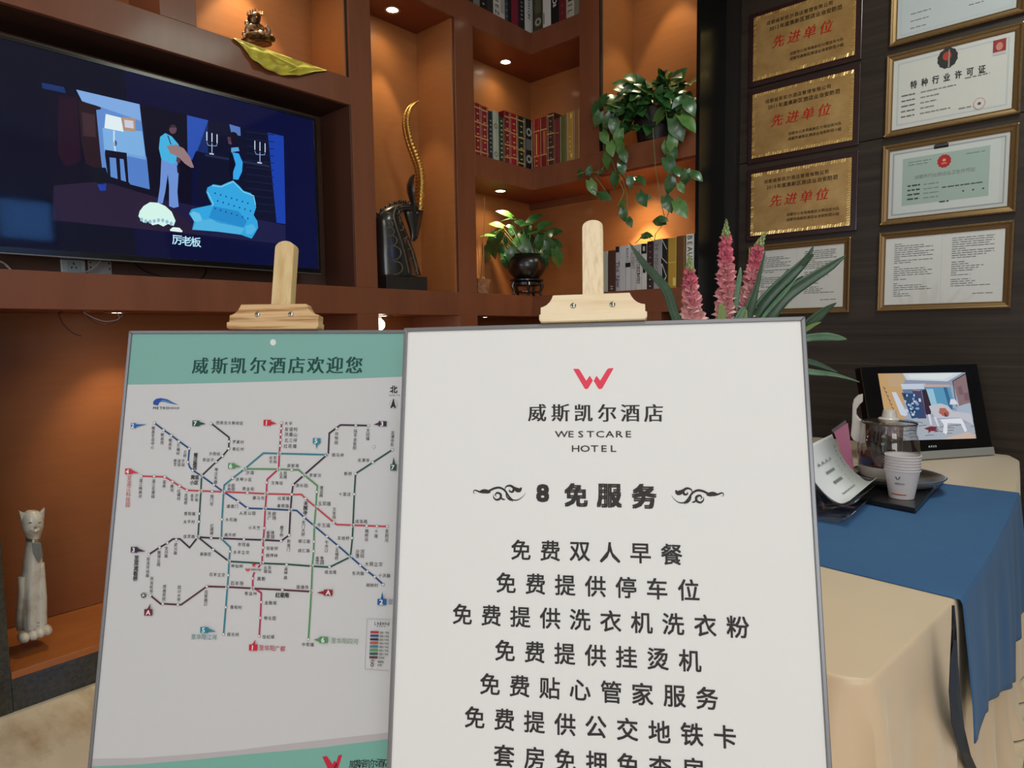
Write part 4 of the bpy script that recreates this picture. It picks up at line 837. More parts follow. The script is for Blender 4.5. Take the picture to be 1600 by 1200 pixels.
# ------------------------------------------------------------------ display boards on pine easels
def board_plane(TL, u, v, t):
    u = Vector(u).normalized(); v = Vector(v).normalized(); return Plane(EYE+ray(*TL)*t, u, v)
def vp(x, y): return ray(x, y).normalized()
vW = -vp(881, -5827) if vp(881, -5827).z < 0 else vp(881, -5827)
uW = ray(632, 513).cross(ray(1258, 495)).cross(vW); uW = uW if uW.dot(RI) > 0 else -uW; uW.normalize()
a_, b_ = ray(1258, 495), ray(632, 513)
# distance so that the board is 0.60 m wide
best = min((abs(((EYE+b_*(t/1000)+uW*.6)-EYE).normalized().dot(a_.normalized())-1), t/1000) for t in range(700, 1300)); tW = best[1]
PW = board_plane((632, 513), uW, vW, tW)
vM = vp(977, -8100); vM = vM if vM.z > 0 else -vM; uM = vp(-6400, 535); uM = uM if uM.dot(RI) > 0 else -uM
PM = board_plane((203, 517), uM, vM, 1.27); PM = Plane(PM.O, PM.u, vM)
def display_board(pl, W_, H_, lb, name='display_board'):
    t = thing(name, lb, 'sign', pl.p(W_/2, -H_, 0), 'display boards on easels'); r = .0062
    pl.box(.002, -H_+.002, -.011, W_-.002, -.002, 0).build('panel', FOAM, t)
    for q0 in ([(0, 0), (W_, 0), (W_-r, -r), (r, -r)], [(0, -H_), (W_, -H_), (W_-r, -H_+r), (r, -H_+r)], [(0, 0), (0, -H_), (r, -H_+r), (r, -r)], [(W_, 0), (W_, -H_), (W_-r, -H_+r), (W_-r, -r)]):
        MB().hexa([pl.p(a, b, -.014) for a, b in q0], [pl.p(a, b, .0035) for a, b in q0]).build('frame_bar', ALU, t, .0012)
    return t
def easel(pl, uc, W_clamp, H_, lb, wood, post_w, post_top, col2):
    t = thing('easel', lb, 'easel', Vector((pl.p(uc, -.9, 0).x, pl.p(uc, -.9, 0).y, 0)), 'wooden tripod easels')
    # back post with rounded top
    n_ = 10; bot = -(pl.O.z-.012)/pl.v.z; poly = [pl.p(uc-post_w/2, bot+.04, -.036), pl.p(uc+post_w/2, bot+.04, -.036)]
    poly += [pl.p(uc+post_w/2*math.cos(math.pi*k/n_), post_top-post_w*.36+post_w*.36*math.sin(math.pi*k/n_), -.036) for k in range(n_+1)]
    MB().prism(poly, pl.n*.021).build('post', wood, t, .0012)
    h = W_clamp/2; s_ = W_clamp/.165      # clamp: ogee-shouldered block above the board's top edge
    prof = [(-h*.98, .013*s_), (-h*.98, .0255*s_), (-h*.93, .0265*s_), (-h*.87, .029*s_), (-h*.81, .0335*s_), (-h*.77, .039*s_), (-h*.745, .0445*s_), (h*.69, .0445*s_), (h*.72, .039*s_), (h*.765, .0335*s_), (h*.83, .029*s_), (h*.90, .0265*s_), (h*.97, .0255*s_), (h*.97, .013*s_)]
    MB().prism([pl.p(uc+a, b, -.0148) for a, b in prof], pl.n*.022).build('clamp_block', col2, t, .001)
    lip = [(-h, .013*s_), (h, .013*s_), (h, .004*s_), (h*.96, .001), (-h*.96, .001), (-h, .004*s_)]
    MB().prism([pl.p(uc+a, b, -.0148) for a, b in lip], pl.n*.027).build('clamp_lip', col2, t, .0015)
    for a in (-h*.36, h*.37):
        c = pl.p(uc+a, .0265*s_, .0075); ax = (pl.u, pl.v, pl.n)
        o = MB().ball(c, .0048*s_, .0048*s_, .0022, 16, 8, ax=ax).build('screw', STEEL, t)
        c2 = c+pl.n*.0017
        mb = MB()
        for d1_, d2_ in ((pl.u, pl.v), (pl.v, pl.u)): mb.hexa([c2-d1_*.003-d2_*.0006, c2+d1_*.003-d2_*.0006, c2+d1_*.003+d2_*.0006, c2-d1_*.003+d2_*.0006], [q+pl.n*.0006 for q in (c2-d1_*.003-d2_*.0006, c2+d1_*.003-d2_*.0006, c2+d1_*.003+d2_*.0006, c2-d1_*.003+d2_*.0006)])
        mb.build('cross_slot', BLACKP, o)
    # tray, splayed front legs, rear leg
    pl.box(uc-.24, -H_-.03, -.037, uc+.24, -H_-.004, .02).build('tray', wood, t, .002)
    nh = Vector((pl.n.x, pl.n.y, 0)).normalized()
    for s in (-1, 1):
        A = pl.p(uc+s*.03, -.15, -.046); Bq = pl.p(uc+s*.27, bot+.02, -.046); Bq = Bq+ (A-Bq).normalized()*((.004-Bq.z)/(A-Bq).normalized().z)
        d = (Bq-A).normalized(); w_ = d.cross(pl.n).normalized()*.015
        MB().prism([A-w_, A+w_, Bq+w_, Bq-w_], pl.n*.018-pl.n*.018+pl.n*-.016).build('front_leg', wood, t, .001)
    A = pl.p(uc, -.12, -.055); Bq = Vector((A.x, A.y, .004))-nh*.16; w_ = pl.u*.014
    MB().prism([A-w_, A+w_, Bq+w_, Bq-w_], -nh*.018).build('rear_leg', wood, t, .001)
    return t
def uvc(pl, x, y): return pl.uv(x, y)
WB = .60; HB = .90
bW = display_board(PW, WB, HB, 'white hotel services display board, the large one in front'); 
easel(PW, PW.uv(926, 480)[0], .161, HB, 'pale pine easel holding the white services board', PINE, .0325, PW.uv(928, 343, -.015)[1], mat('smooth_pine', rgb(238, 218, 184), .5, noise=((5, 5, 60), rgb(222, 194, 152), .5, .72)))
WM = .60; HM = .95
bM = display_board(PM, WM, HM, 'metro map display board with a teal band, behind the white board')
easel(PM, PM.uv(431, 490)[0], .182, HM, 'grained pine easel holding the metro map board', mat('pale_pine_two', rgb(222, 196, 146), .5, noise=((80, 80, 3), rgb(200, 166, 112), .4, .7)), .039, PM.uv(443, 376, -.015)[1], PINED)

# --- artwork of the white board
DKT = (44, 38, 38)
q = Print(PW); q.uvpoly([(.006, -HB+.006), (WB-.006, -HB+.006), (WB-.006, -.006), (.006, -.006)], rgb(229, 229, 229)); q.up(3)
q.build('poster', mat('poster_w', rgb(229, 229, 229), .5) and INK, bW)
q = Print(PW, .0009)
fx = lambda x, y: (720+x/3.81, 550+y/3.81)
REDW = (228, 62, 88)
q.poly([fx(*p) for p in [(669,101),(700,101),(709,109),(747,172),(768,142),(786,171),(757,218),(748,222),(738,218)]], REDW)
q.poly([fx(*p) for p in [(910,96),(880,98),(870,106),(830,171),(808,142),(792,172),(818,217),(828,222),(842,217)]], REDW); q.up()
q.build('logo', INK, bW); q = Print(PW, .0009)
for i, ch in enumerate('威斯凯尔酒店'): q.text(ch, 839.5+36.3*i, 645+.1*i, 0, 0, .0283, (44,38,38), -.002, thick=.026)
for i, ch in enumerate('WESTCARE'): q.text(ch, 877.3+15.1*i-(1 if i == 7 else 0), 678.5, 0, 0, .0134, (48,42,42), .0095, sx=1.38)
for i, ch in enumerate('HOTEL'): q.text(ch, 899.5+14.8*i, 701, 0, 0, .0134, (48,42,42), .0095, sx=1.38)
q.build('hotel_name', INK, bW); q = Print(PW, .0009)
for ch, x, y, s_ in (('8', 848, 770.5, .034), ('免', 900, 773.5, .0345), ('服', 952, 774.5, .0355), ('务', 1006.5, 775.5, .0355)): q.text(ch, x, y, 0, 0, s_, DKT, .040, sx=1.12 if ch == '8' else 1)
q.build('heading', INK, bW)
def row(st, a, b, size=.0305):
    q = Print(PW, .0009)
    n_ = len(st)-1; ua, ub = PW.uv(680+a[0]/2.857, 830+a[1]/2.857), PW.uv(680+b[0]/2.857, 830+b[1]/2.857)
    for i, ch in enumerate(st): q.text(ch, ua[0]+(ub[0]-ua[0])*i/n_, ua[1]+(ub[1]-ua[1])*i/n_, 0, 0, size, (42,36,38), .0145, uvmode=True)
    q.build('service_line', INK, bW)
row('免费双人早餐', (383,83), (1055,103)); row('免费提供停车位', (317,230), (1131,262)); row('免费提供洗衣机洗衣粉', (122,370), (1350,427))
row('免费提供挂烫机', (312,532), (1137,577)); row('免费贴心管家服务', (245,682), (1213,745)); row('免费提供公交地铁卡', (177,830), (1293,917)); row('套房免押免查房', (308,1002), (1150,1062))
# scroll ornaments, drawn as tapering strokes
def orn(pts, w0, mirror=False):
    P = [Vector((p[0], p[1])) for p in pts]; S = []
    for i in range(len(P)-1):
        p0, p1, p2, p3 = P[max(i-1, 0)], P[i], P[i+1], P[min(i+2, len(P)-1)]
        for j in range(5):
            t = j/5; S.append(.5*((2*p1)+(-p0+p2)*t+(2*p0-5*p1+4*p2-p3)*t*t+(-p0+3*p1-3*p2+p3)*t**3))
    S.append(P[-1]); n_ = len(S)
    U_ = []
    for s_ in S:
        x, y = s_
        if mirror: x = 1640-x; y = y+16
        U_.append(Vector(PW.uv(*fx(x, y))))
    q.uvline(U_, w0, rgb(*DKT), [max(.12, math.sin(math.pi*min(1, (k+.6)/n_))) for k in range(n_)]); q.up()
for mr_ in (False, True):
    q = Print(PW, .0009)
    orn([(88,843),(76,838),(80,824),(92,824),(112,832),(140,836),(170,826),(200,812),(232,808),(262,824),(286,858),(310,880),(340,880),(368,862),(386,838)], .0032, mr_)
    orn([(112,830),(135,828),(160,832),(178,836)], .0062, mr_); orn([(196,846),(196,866),(214,880),(236,870),(238,848),(218,838),(206,850),(214,862)], .0034, mr_)
    orn([(236,862),(250,876),(266,878)], .0024, mr_); orn([(262,824),(270,802),(296,796),(316,812),(308,832),(290,828),(294,816)], .0036, mr_); orn([(310,800),(330,818),(350,822),(362,806)], .0066, mr_)
    orn([(268,830),(274,860),(292,878),(306,882),(308,892)], .0026, mr_)
    q.build('scroll_ornament', INK, bW)

# --- artwork of the metro map
q = Print(PM); u0, u1, v0, v1 = .006, WM-.006, -HM+.006, -.006
q.uvpoly([(u0, v0), (u1, v0), (u1, v1), (u0, v1)], rgb(203, 203, 206)); q.up()
bl, br = PM.uv(196, 601)[1], PM.uv(628, 587)[1]
q.uvpoly([(u0, bl)]+[(u0+(u1-u0)*k/12, bl+(br-bl)*(k/12)**1.3) for k in range(1, 13)]+[(u1, v1), (u0, v1)], rgb(124, 174, 166))
g1 = [PM.uv(*p) for p in ((140,1185),(220,1184),(290,1179),(370,1172),(450,1162),(530,1153),(610,1144),(640,1141))]; g2 = [PM.uv(*p) for p in ((140,1197),(220,1194),(300,1187),(400,1177),(500,1168),(603,1155),(640,1151))]
q.uvpoly([(max(u0, a), b) for a, b in g1]+[(u1, g1[-1][1]), (u1, v0), (u0, v0)], rgb(184, 178, 182)); q.up(); q.uvpoly([(max(u0, a), b) for a, b in g2]+[(u1, g2[-1][1]), (u1, v0), (u0, v0)], rgb(120, 176, 164))
q.build('poster', INK, bM)
q = Print(PM, .0008, k=1.17)
q.ell(427, 535, 4.6, 5, (222, 226, 226), 16)
for i, ch in enumerate('威斯凯尔酒店欢迎您'): q.text(ch, 313.5+30.0*i, 571.5-.15*i, 0, 0, .0288, (10, 70, 62), -.002, thick=.03)
q.poly([(504,1182),(511,1181),(520,1194),(523,1188),(528,1194),(522,1206),(514,1204)], (196,30,60)); q.poly([(535,1179),(529,1180),(526,1190),(522,1199),(527,1206)], (196,30,60))
q.text('威斯凯尔酒店', 552, 1193.5, 10.6, -.4, .0125, (30,26,26), .006)
# logo
q.poly([(239.8,632),(240,627),(245,623),(252,622),(262,624),(271,629),(280,633.2),(268,630),(258,627.5),(250,628.5),(247,633.8)], (34,74,160)); q.up(); q.poly([(250,628),(254,624.8),(262,626),(270,630),(280,633),(266,630.5),(257,628)], (74,130,170)); q.up()
q.text('METRO', 242, 637.6, 5.0, 0, .0058, (50,50,60), .02, sx=1.3); q.text('成都地铁', 267, 637.8, 4, 0, .0042, (90,90,96))
q.text('北', 615.5, 608.5, 0, 0, .0122, (24,24,26), .03); q.text('NORTH', 609.5, 617.8, 3.6, 0, .0038, (60,60,60))
q.ell(615, 631, 6.2, 7, (150,146,146), 18); q.up(); q.ell(615, 631, 5.6, 6.4, (204,200,202), 18); q.up(); q.poly([(615.2,622),(619.3,639),(614.8,635.5),(610,638.5)], (34,32,34)); q.up()
C1 = (178,38,78); C2 = (26,74,124); C3 = (52,30,52); C4 = (190,64,76); C5 = (48,124,140); C6 = (84,142,92); C7 = (28,78,66); CA = (84,36,46)
LW = .0026
LN = [(C2, [(242,661),(256.5,672),(268.5,680.5),(280.5,689.5),(296.5,701),(294.5,722),(297,730),(302,735),(315.5,743.5),(335,757.5),(350,768.5),(373,783.5),(387,794),(414.5,795),(454.5,797),(464,797.5),(476,808.5),(492,822),(511,838),(528.5,852.5),(548,869.5),(563.5,883),(574.5,892.5),(586,901),(599,913)]),
 ((44,50,50), [(331,662),(358.5,683.5),(358,701),(348,713),(338.5,721.5),(315.5,743.5)]), (C7, [(315.5,745),(314.5,767.5),(310,839)]), ((44,50,50), [(310,839),(334,858.5),(358.5,877)]), (C7, [(358.5,877),(410,880),(448.5,881.5),(488,884.5),(515.5,886),(548,870),(551,841),(552,821),(554,772),(556,740),(583,722.5),(613,703)]),
 (C4, [(222,744),(258.5,745),(270.5,752.5),(281.5,759.5),(293,766),(314.5,767),(350,768.5),(387.5,770),(417,771.5),(456.5,772.5),(471.5,772.5),(478,779),(494,792.5),(522,816),(526.5,819.5),(551.5,820.5),(589.5,822),(605.5,822.5)]),
 (C1, [(440.5,661),(437,708.5),(436,732.5),(418,749),(417.5,754),(417,771),(415,795),(413.5,825),(412,843.5),(411.5,855.5),(410.5,866.5),(410,879),(404,886.5)]), (C1, [(398.5,894),(396.5,898),(395.5,903.5),(395.5,919),(400,920),(409,926.5),(408.5,940.5),(407.5,965),(405.5,993.5)]),
 (C5, [(511,710.5),(412,708),(383,732.5),(364.5,747),(351,758),(350,768.5),(347.5,811.5),(346.5,841.5),(360.5,855),(360,862),(358.5,877),(357.5,898.5),(356,917),(353.5,948.5),(350,990.5)]),
 (C6, [(383,732.5),(436,733),(456.5,734),(467,734),(476.5,742.5),(496.5,759),(495.5,768),(494,792.5),(491.5,822),(491,846),(490.5,861),(488.5,884.5),(487,924),(482.5,998)]),
 (C3, [(576,665),(532.5,664),(515,677),(513.5,708),(511,711),(478,740),(458.5,757.5),(456.5,772.5),(454.5,797),(452.5,836),(440,845),(412,843.5),(382,842.5),(346,841),(331,840.5),(310,839),(297,855.5),(282,842),(271,842),(262,848.5),(250.5,855),(233.5,866)]),
 (CA, [(236,930),(252,943.5),(255.5,943),(279.5,944.5),(284,944.5),(324,916),(356,917),(395.5,919),(442.5,921.5),(485,924)])]
for c_, pts in LN: q.line(pts, LW, c_); q.up()
q.up(2)
STN = [(242,661),(256.5,672),(268.5,680.5),(280.5,689.5),(296.5,701),(294.5,722),(302,735),(335,757.5),(373,783.5),(387.5,794),(476,808.5),(511.5,838),(528.5,852.5),(563.5,883),(574.5,892.5),(586,901),(599,913),
 (330.5,662),(358.5,690),(358,701),(348.5,712.5),(338.5,721.5),(312.5,802.5),(311.5,815),(334,858.5),(448.5,882),(515.5,885.5),(550.5,840.5),(554,772),(556,740),(583,722.5),(613.5,703),(584.5,698),
 (222,744),(242,744),(258.5,745),(270.5,752.5),(281.5,759.5),(293,766),(332.5,767.5),(387.5,770),(456.5,772.5),(478,779),(522,816),(573.5,821.5),(589.5,822),(605.5,822.5),
 (440.5,661),(440,669.5),(439.5,679),(439,687.5),(438.5,696.5),(417.5,754),(413.5,825),(411.5,855.5),(410.5,866.5),(395.5,903.5),(408.8,940.5),(407.3,965),(405.5,993.5),
 (364.5,747),(347.5,811.5),(360,861.5),(357.5,898.5),(353.5,948.5),(350,990.5),(456.5,734),(495.5,768.5),(491,846),(490.5,861),(482.5,998.5),
 (576,665),(556.5,665),(526.5,669.5),(458.5,757.5),(452.5,836),(440,845),(382,842.5),(331,840.5),(276.5,843),(262.5,848),(250.5,855),(233.5,866),(236,930),(255.5,943),(279,944.5),(324,916),(442,921.5)]
for x, y in STN: q.ell(x, y, 2.3, 2.3, (120,116,120))
q.up()
for x, y in STN: q.ell(x, y, 1.75, 1.75, (222,220,222))
INT = [(315.5,744),(350,768.5),(414.5,795),(454.5,797),(491.5,822),(548,869.5),(314.5,767.5),(310,839),(358.5,877),(410,879.5),(488,884.5),(551.5,821),(417,771),(494,792.5),(437,708.5),(436,733),(412,843.5),(395.5,919),(511,710.5),(383.5,732.5),(346.5,841.5),(356,917),(476,742.5),(487,924)]
q.up()
for x, y in INT: q.ell(x, y, 3.0, 3.0, (224,222,222))
q.up()
for x, y in INT: q.line([(x-1.9, y-.2), (x-1.2, y-1.6), (x+.4, y-2)], .0011, (40,36,38)); q.line([(x-1.2, y+1.4), (x+1.2, y-1.2)], .0011, (40,36,38)); q.line([(x-.4, y+2), (x+1.2, y+1.6), (x+1.9, y+.2)], .0011, (40,36,38))
BT = (44, 40, 44); TS = .0060
H = [('西南交大新校区',341,660.5,6.2),('罗素村',366.5,690.5,6.3),('黄红村',366.5,701.5,6.3),('沙西线',330,709,6),('茶店子',320,718.5,6.2),('大丰',448,661.5,6.8),('友谊村',448.5,670.5,7),('凤凰山',448.5,679,7),('北三环',448,688,7),('红花堰',447,697,7),
 ('驷马桥',521.5,711,6.8),('龙潭寺',562,719,6.5),('新桥',541,740,6.6),('火车',424,715,6.5),('北站',424,721,6.5),('梁家巷',452,727.5,6.5),('人民',440,739.5,6.5),('北路',440,745,6.5),('沙湾',387.5,738.5,7),('抚琴小区',372,749,6.5),('文殊坊',427,754.5,6.5),('李家沱',486.5,742.5,6.6),('游乐园',465.5,758.5,6.5),
 ('茶店子',274.5,720,6.2),('客运站',274.5,725.8,6.2),('中医',359,758.5,6.3),('附院',359,764.2,6.3),('商业街',382,763.5,6.5),('骡马市',398,778,6.6),('红星路',437.5,778.5,6.5),('春熙路',436.5,790.3,6.5),('通惠门',357.5,791,6.4),('人民公园',377.5,801.5,6.6),('大石路',355.5,811.8,6.5),('天府',421.5,802.5,7.4),('广场',421.5,809,7.4),
 ('小天竺',391.5,824.3,6.5),('省体',419.5,832,7),('育馆',419.5,838.5,7),('衣冠庙',375,850.5,6.5),('高升桥',354,835.5,6.3),('晋阳路',291,802.5,6.3),('太平村',290,815,6.3),('佳灵路',290,838,6.3),('高新区',316,865.5,6.2),('永丰立交',368,862.5,6.5),('倪家桥',419.5,856.5,6.4),('桐梓林',419,867.5,6.4),('神仙树',364.5,884,6.5),
 ('火车',415.5,886.5,6.5),('南站',415.5,892.5,6.5),('石羊立交',330.5,897.5,6.4),('石羊场',364,911,7),('高新',405.5,904,7),('新益州',386,927,6.5),('琉璃场',466.5,917,6.6),('金融城',417,941.5,6.5),('晋和村',363,948.5,6.4),('孵化园',416,965.5,6.5),('世纪城',413.5,994.5,6.5),('民乐村',358.5,991,6.4),('中和镇',475,1006.5,6.6),
 ('玉双路',500.5,786.8,7),('牛王庙',499.5,820.3,7),('十里店',532.5,772,6.6),('成洛路',558.5,814.5,6.6),('五桂桥',530.5,840.5,6.6),('顺江路',469.5,845.5,6.5),('成仁路',469,860,6.5),('沙河',559,861.5,7.5),('堡站',559,868,7.5),('金象',496.5,872,7.3),('花园',496.5,878.5,7.3),('成龙路',510.5,893.5,6.5),('大观立交',573.5,881,7.2),('东洪路',553.5,895.5,6.5),('十洪路',594.5,899,6.5),('柳树村',575.5,914,6.5)]
for st, x, y, d in H: q.text(st, x, y, d, .12, TS*(1.12 if d > 6.9 else 1), BT, .004)
VT = [('动物园',526.5,677.5,7),('陆军总医院',556,673.5,6.6),('天回镇',575.5,672.8,6.2),('龙潭寺东',614,676,6.3),('郫县客运中心',240.5,669,6),('郫县西',254.5,679.5,6.2),('郫县东',267,688,6.2),('万福村',279.5,696,6.2),('土桥',290,706,6.2),('蜀汉东路',338.5,734,6.3),('温江杨柳河',221,750.5,6.2),('温江花博园',241,751.5,6),('温泉',257.5,753,6.3),('廉河',269.5,759.5,6.3),
 ('红碾村',280.5,767,6),('苏坡桥',291.5,774,5.8),('金沙',301,774.2,0),('车站',301,780.4,0),('铁门坎',332,775.5,6),('磨子桥',441,824,6),('新南门',452,845.5,6.5),('红牌楼',332,821,6),('武兴路',275.5,851,6.4),('全兴路',261,856,6.3),('簇锦公园',249.5,863,6.2),('双流环线路',232.5,873.5,6.4),('双流机场',238,904,6.5),('西南民院',258,916.5,6.4),('四川大学',281,917.5,6.4),('白家路口',323,924.5,6.4),('高攀路',447.5,889,6.6),
 ('建设路',503,762,6),('万年场',523,796,6),('东门大桥',475,816,6.3),('槐树店',573.5,829.5,6.5),('十陵',588.5,830,7.5),('至西河',605,830,7),('牛市口',511,847,6.5),('五福桥',527,859,6.5)]
for st, x, y, d in VT:
    if d == 0: q.text(st, x, y, 7, .1, TS, BT, .004)
    else: q.text(st, x, y, -.05*d*.9, d, TS, BT, .004)
for st, x, y, d, sz in (('蜀汉路西',306.5,711,6.7,.0072),('天辉寺',478.5,787,7,.0072),('至双流板桥',214.5,871.5,8,.0082)): q.text(st, x, y, -.06*d, d, sz, (24,22,26), .022)
q.text('黄忠', 302.3, 745.5, 6.6, .1, .0074, (24,22,26), .022); q.text('小区', 301.3, 754, 6.6, .1, .0072, (24,22,26), .022); q.text('红星南', 435, 929.3, 7, .15, .0078, (24,22,26), .022)
q.text('至温江科技园', 203.3, 747, -.5, 8.3, .0085, (186,74,66), 0); q.text('至华阳江河', 303.5, 994.4, 8.1, .2, .0084, (70,130,134)); q.text('至华阳广都', 409.5, 1011.6, 8.3, .4, .0086, (186,44,76), .004); q.text('至华阳四河', 522, 1000.3, 8.6, .4, .0086, (112,150,112))
def badge(ch, x0, y0, x1, y1, tip, c_, side):
    q.poly([(x0, y0), (x1, y0+.3), (x1-.2, y1+.3), (x0-.3, y1)], c_); cx, cy = (x0+x1)/2, (y0+y1)/2
    if side == 'r': q.poly([(x1-.5, y0+2), tip, (x1-.5, y1-1.5)], c_)
    elif side == 'l': q.poly([(x0+.5, y0+2), tip, (x0+.5, y1-1.5)], c_)
    elif side == 'u': q.poly([(cx-2, y0+.5), tip, (cx+2.6, y0+.5)], c_)
    else: q.poly([(cx-2, y1-.5), tip, (cx+2.6, y1-.5)], c_)
    q.up(); q.text(ch, cx-(0 if side in 'ud' and ch == 'A' else 1.2 if ch != 'A' else 0), cy+.3, 0, 0, .0098, (232,228,232), .02, sx=1.15); q.up()
for bd_ in (('2',206,661,214,669,(231,663),(28,100,170),'r'),('7',302,657,313,666,(323,662.3),C7,'r'),('1',413,656,424.5,665,(434,662.3),(196,26,50),'r'),('3',592.5,658,605,666,(584,663.6),C3,'l'),('5',490,684.5,502,693,(495.5,701.5),(40,132,150),'d'),('7',611,725,620.5,735,(615.7,714),C7,'u'),('6',358,723.5,368.5,732,(378.5,729.6),C6,'r'),('4',197.5,732,207,741,(219.3,739.6),(200,46,60),'r'),('3',206.5,854,217,863,(229.5,861.5),C3,'r'),('A',227.5,951,240,961,(237,942.3),(110,28,48),'u'),('A',507.5,920.5,521,930,(496,925.3),(140,30,44),'l'),('2',591,935,605,944.5,(598.2,924.3),(22,90,150),'u'),('5',315,979,327,988,(339.5,986.4),(30,128,146),'r'),('1',391,1006,404,1015.5,(400.7,998.5),(196,26,50),'u'),('6',500.5,994,514,1003.5,(491.3,998.6),C6,'l')): badge(*bd_)
q.text('至', 611.5, 939.5, 0, 0, .0085, (90,110,130))
q.ell(226.5, 929.5, 4, 4, (26,24,26), 16); q.up(); q.text('✈', 226.5, 929.5, 0, 0, .006, (230,228,230)); q.line([(224.3,929.5),(228.7,929.5)], .0009, (230,228,230)); q.line([(226.5,927),(226.5,932)], .0009, (230,228,230))
q.poly([(398.5+(4.3 if k % 2 == 0 else 1.7)*math.sin(k*math.pi/5), 882-(4.3 if k % 2 == 0 else 1.7)*math.cos(k*math.pi/5)) for k in range(10)], (196,30,46))
q.line([(385.4,887.6),(388,891),(389,888.8),(390.2,891),(392.4,887.4)], .0016, (206,40,60)); q.text('威斯凯尔酒店', 395.5, 889.3, 2.7, .1, .0031, (40,34,36), .01)
q.line([(575,966),(612,967.5)], .0006, (160,156,156)); q.line([(575,966),(571.5,1044.5),(608,1047)], .0006, (160,156,156))
q.text('Legend', 588, 973.3, 4.0, .1, .0062, (40,36,38), .015)
for k in range(4): q.ell(591+k*3.7, 977.6+.1*k, .8, .8, (40,36,38), 8)
for k, c_ in enumerate(((170,36,56),C2,C3,(186,76,56),C5,C6,C7,CA)):
    y = 986.6+5.6*k; x = 580.2-.25*k; q.poly([(x, y-1.5), (x+13, y-1.2), (x+13, y+1.9), (x, y+1.6)], c_); q.text('地铁%d号线' % (k+1) if k < 7 else '机场线', x+16, y+.9, 2.9, .05, .0031, (50,46,48), .008)
q.ell(583, 1032, 2.4, 2.4, (40,36,38)); q.up(); q.ell(583, 1032, 1.7, 1.7, (216,212,212)); q.up(); q.line([(581.8,1033.4),(584.3,1030.6)], .0009, (40,36,38)); q.ell(583, 1037.6, 2.6, 2.6, (40,36,38)); q.up(); q.line([(581.3,1037.6),(584.7,1037.6)], .0009, (220,216,216)); q.line([(583,1036),(583,1039.2)], .0009, (220,216,216))
q.text('换乘站', 593, 1032.8, 3.2, .1, .0034, (50,46,48), .01); q.text('机场', 593, 1038, 3.2, .1, .0034, (50,46,48), .01)
q.build('printed_map', INK, bM)['kind'] = 'stuff'

# ------------------------------------------------------------------ banquet table and cloths
TZ = .75
OUT = [(-.262,1.205),(-.240,1.40),(-.207,1.69),(-.192,2.1),(-.187,2.5),(-.188,2.93),(-.198,3.25),(-.225,3.66),(-.27,3.78),(-1.13,3.79),(-1.15,3.74),(-1.15,1.26),(-1.12,1.22),(-.30,1.187)]
tbl = thing('banquet_table', 'long banquet table hidden under a beige satin cloth by the dark wall', 'table', (-.67, 2.5, 0))
MB().box((-1.13, 1.24, TZ-.03), (-.30, 3.76, TZ-.006)).build('tabletop', mat('plywood', rgb(150,120,86), .6), tbl)
for x in (-1.08, -.36):
    for y in (1.34, 3.66): MB().tube([(x, y, .002), (x, y, TZ-.03)], .016, 10).build('leg', STEEL, tbl)
def resample(poly, step):
    P = []; n_ = len(poly)
    for i in range(n_):
        a, b = Vector(poly[i]), Vector(poly[(i+1) % n_]); L = (b-a).length; m_ = max(1, int(L/step))
        P += [a.lerp(b, k/m_) for k in range(m_)]
    for _ in range(1): P = [(P[i-1]+P[i]*2+P[(i+1) % len(P)])/4 for i in range(len(P))]
    return P
per = resample(OUT, .014); n_ = len(per)
nor = []
for i in range(n_):
    t = (per[(i+1) % n_]-per[i-1]).normalized(); nor.append(Vector((t.y, -t.x)))
if sum((per[i]-Vector((-.67, 2.5))).dot(nor[i]) for i in range(n_)) < 0: nor = [-v for v in nor]
arc = [0]
for i in range(1, n_): arc.append(arc[-1]+(per[i]-per[i-1]).length)
def fold(s_, d): 
    return (.5+.5*math.sin(s_*17+math.sin(s_*5)*1.6))*.6+(.5+.5*math.sin(s_*41+1.3))*.25
V = []; rings = [(0, 0), (.002, .0005), (.0055, .004), (.007, .012)]+[(None, d) for d in (.05, .1, .16, .23, .31, .39, .47, .55, .62, .68, .72, .742)]
for off, d in rings:
    for i in range(n_):
        o_ = off
        if o_ is None:
            near = math.exp(-((per[i]-Vector((-.285, 1.19))).length/.06)**2)
            o_ = .008+.055*(d/.74)*fold(arc[i], d)*(1 if per[i].y < 3.6 else .2)+near*.07*min(1, d/.3)*(.5+.5*math.sin(arc[i]*62))
            if per[i].y > 3.72: o_ = min(o_, .02)
            if d > .6 and per[i].x > -.4: o_ += (d-.6)*.16*(1+math.sin(arc[i]*23))
        p = per[i]+nor[i]*o_; V.append(Vector((p.x, p.y, TZ-d)))
Fc = [(k*n_+i, k*n_+(i+1) % n_, (k+1)*n_+(i+1) % n_, (k+1)*n_+i) for k in range(len(rings)-1) for i in range(n_)]+[tuple(range(n_))]
SAT = mat('beige_satin', rgb(224, 198, 166), .36, sheen=.3, spec=.5)
nt = SAT.node_tree; b_ = nt.nodes['Principled BSDF']
g_ = nt.nodes.new('ShaderNodeNewGeometry'); sp_ = nt.nodes.new('ShaderNodeSeparateXYZ'); no_ = nt.nodes.new('ShaderNodeTexNoise'); no_.inputs['Scale'].default_value = 14; bp_ = nt.nodes.new('ShaderNodeBump'); bp_.inputs['Strength'].default_value = .12; bp_.inputs['Distance'].default_value = .01
nt.links.new(g_.outputs['Position'], no_.inputs['Vector']); nt.links.new(no_.outputs[0], bp_.inputs['Height']); nt.links.new(bp_.outputs[0], b_.inputs['Normal'])
mb = MB().add(V, Fc); mb.sm = True; tc = mb.build('tablecloth', SAT); tag(tc, 'beige satin floor-length tablecloth with folds at its near corner', 'tablecloth')
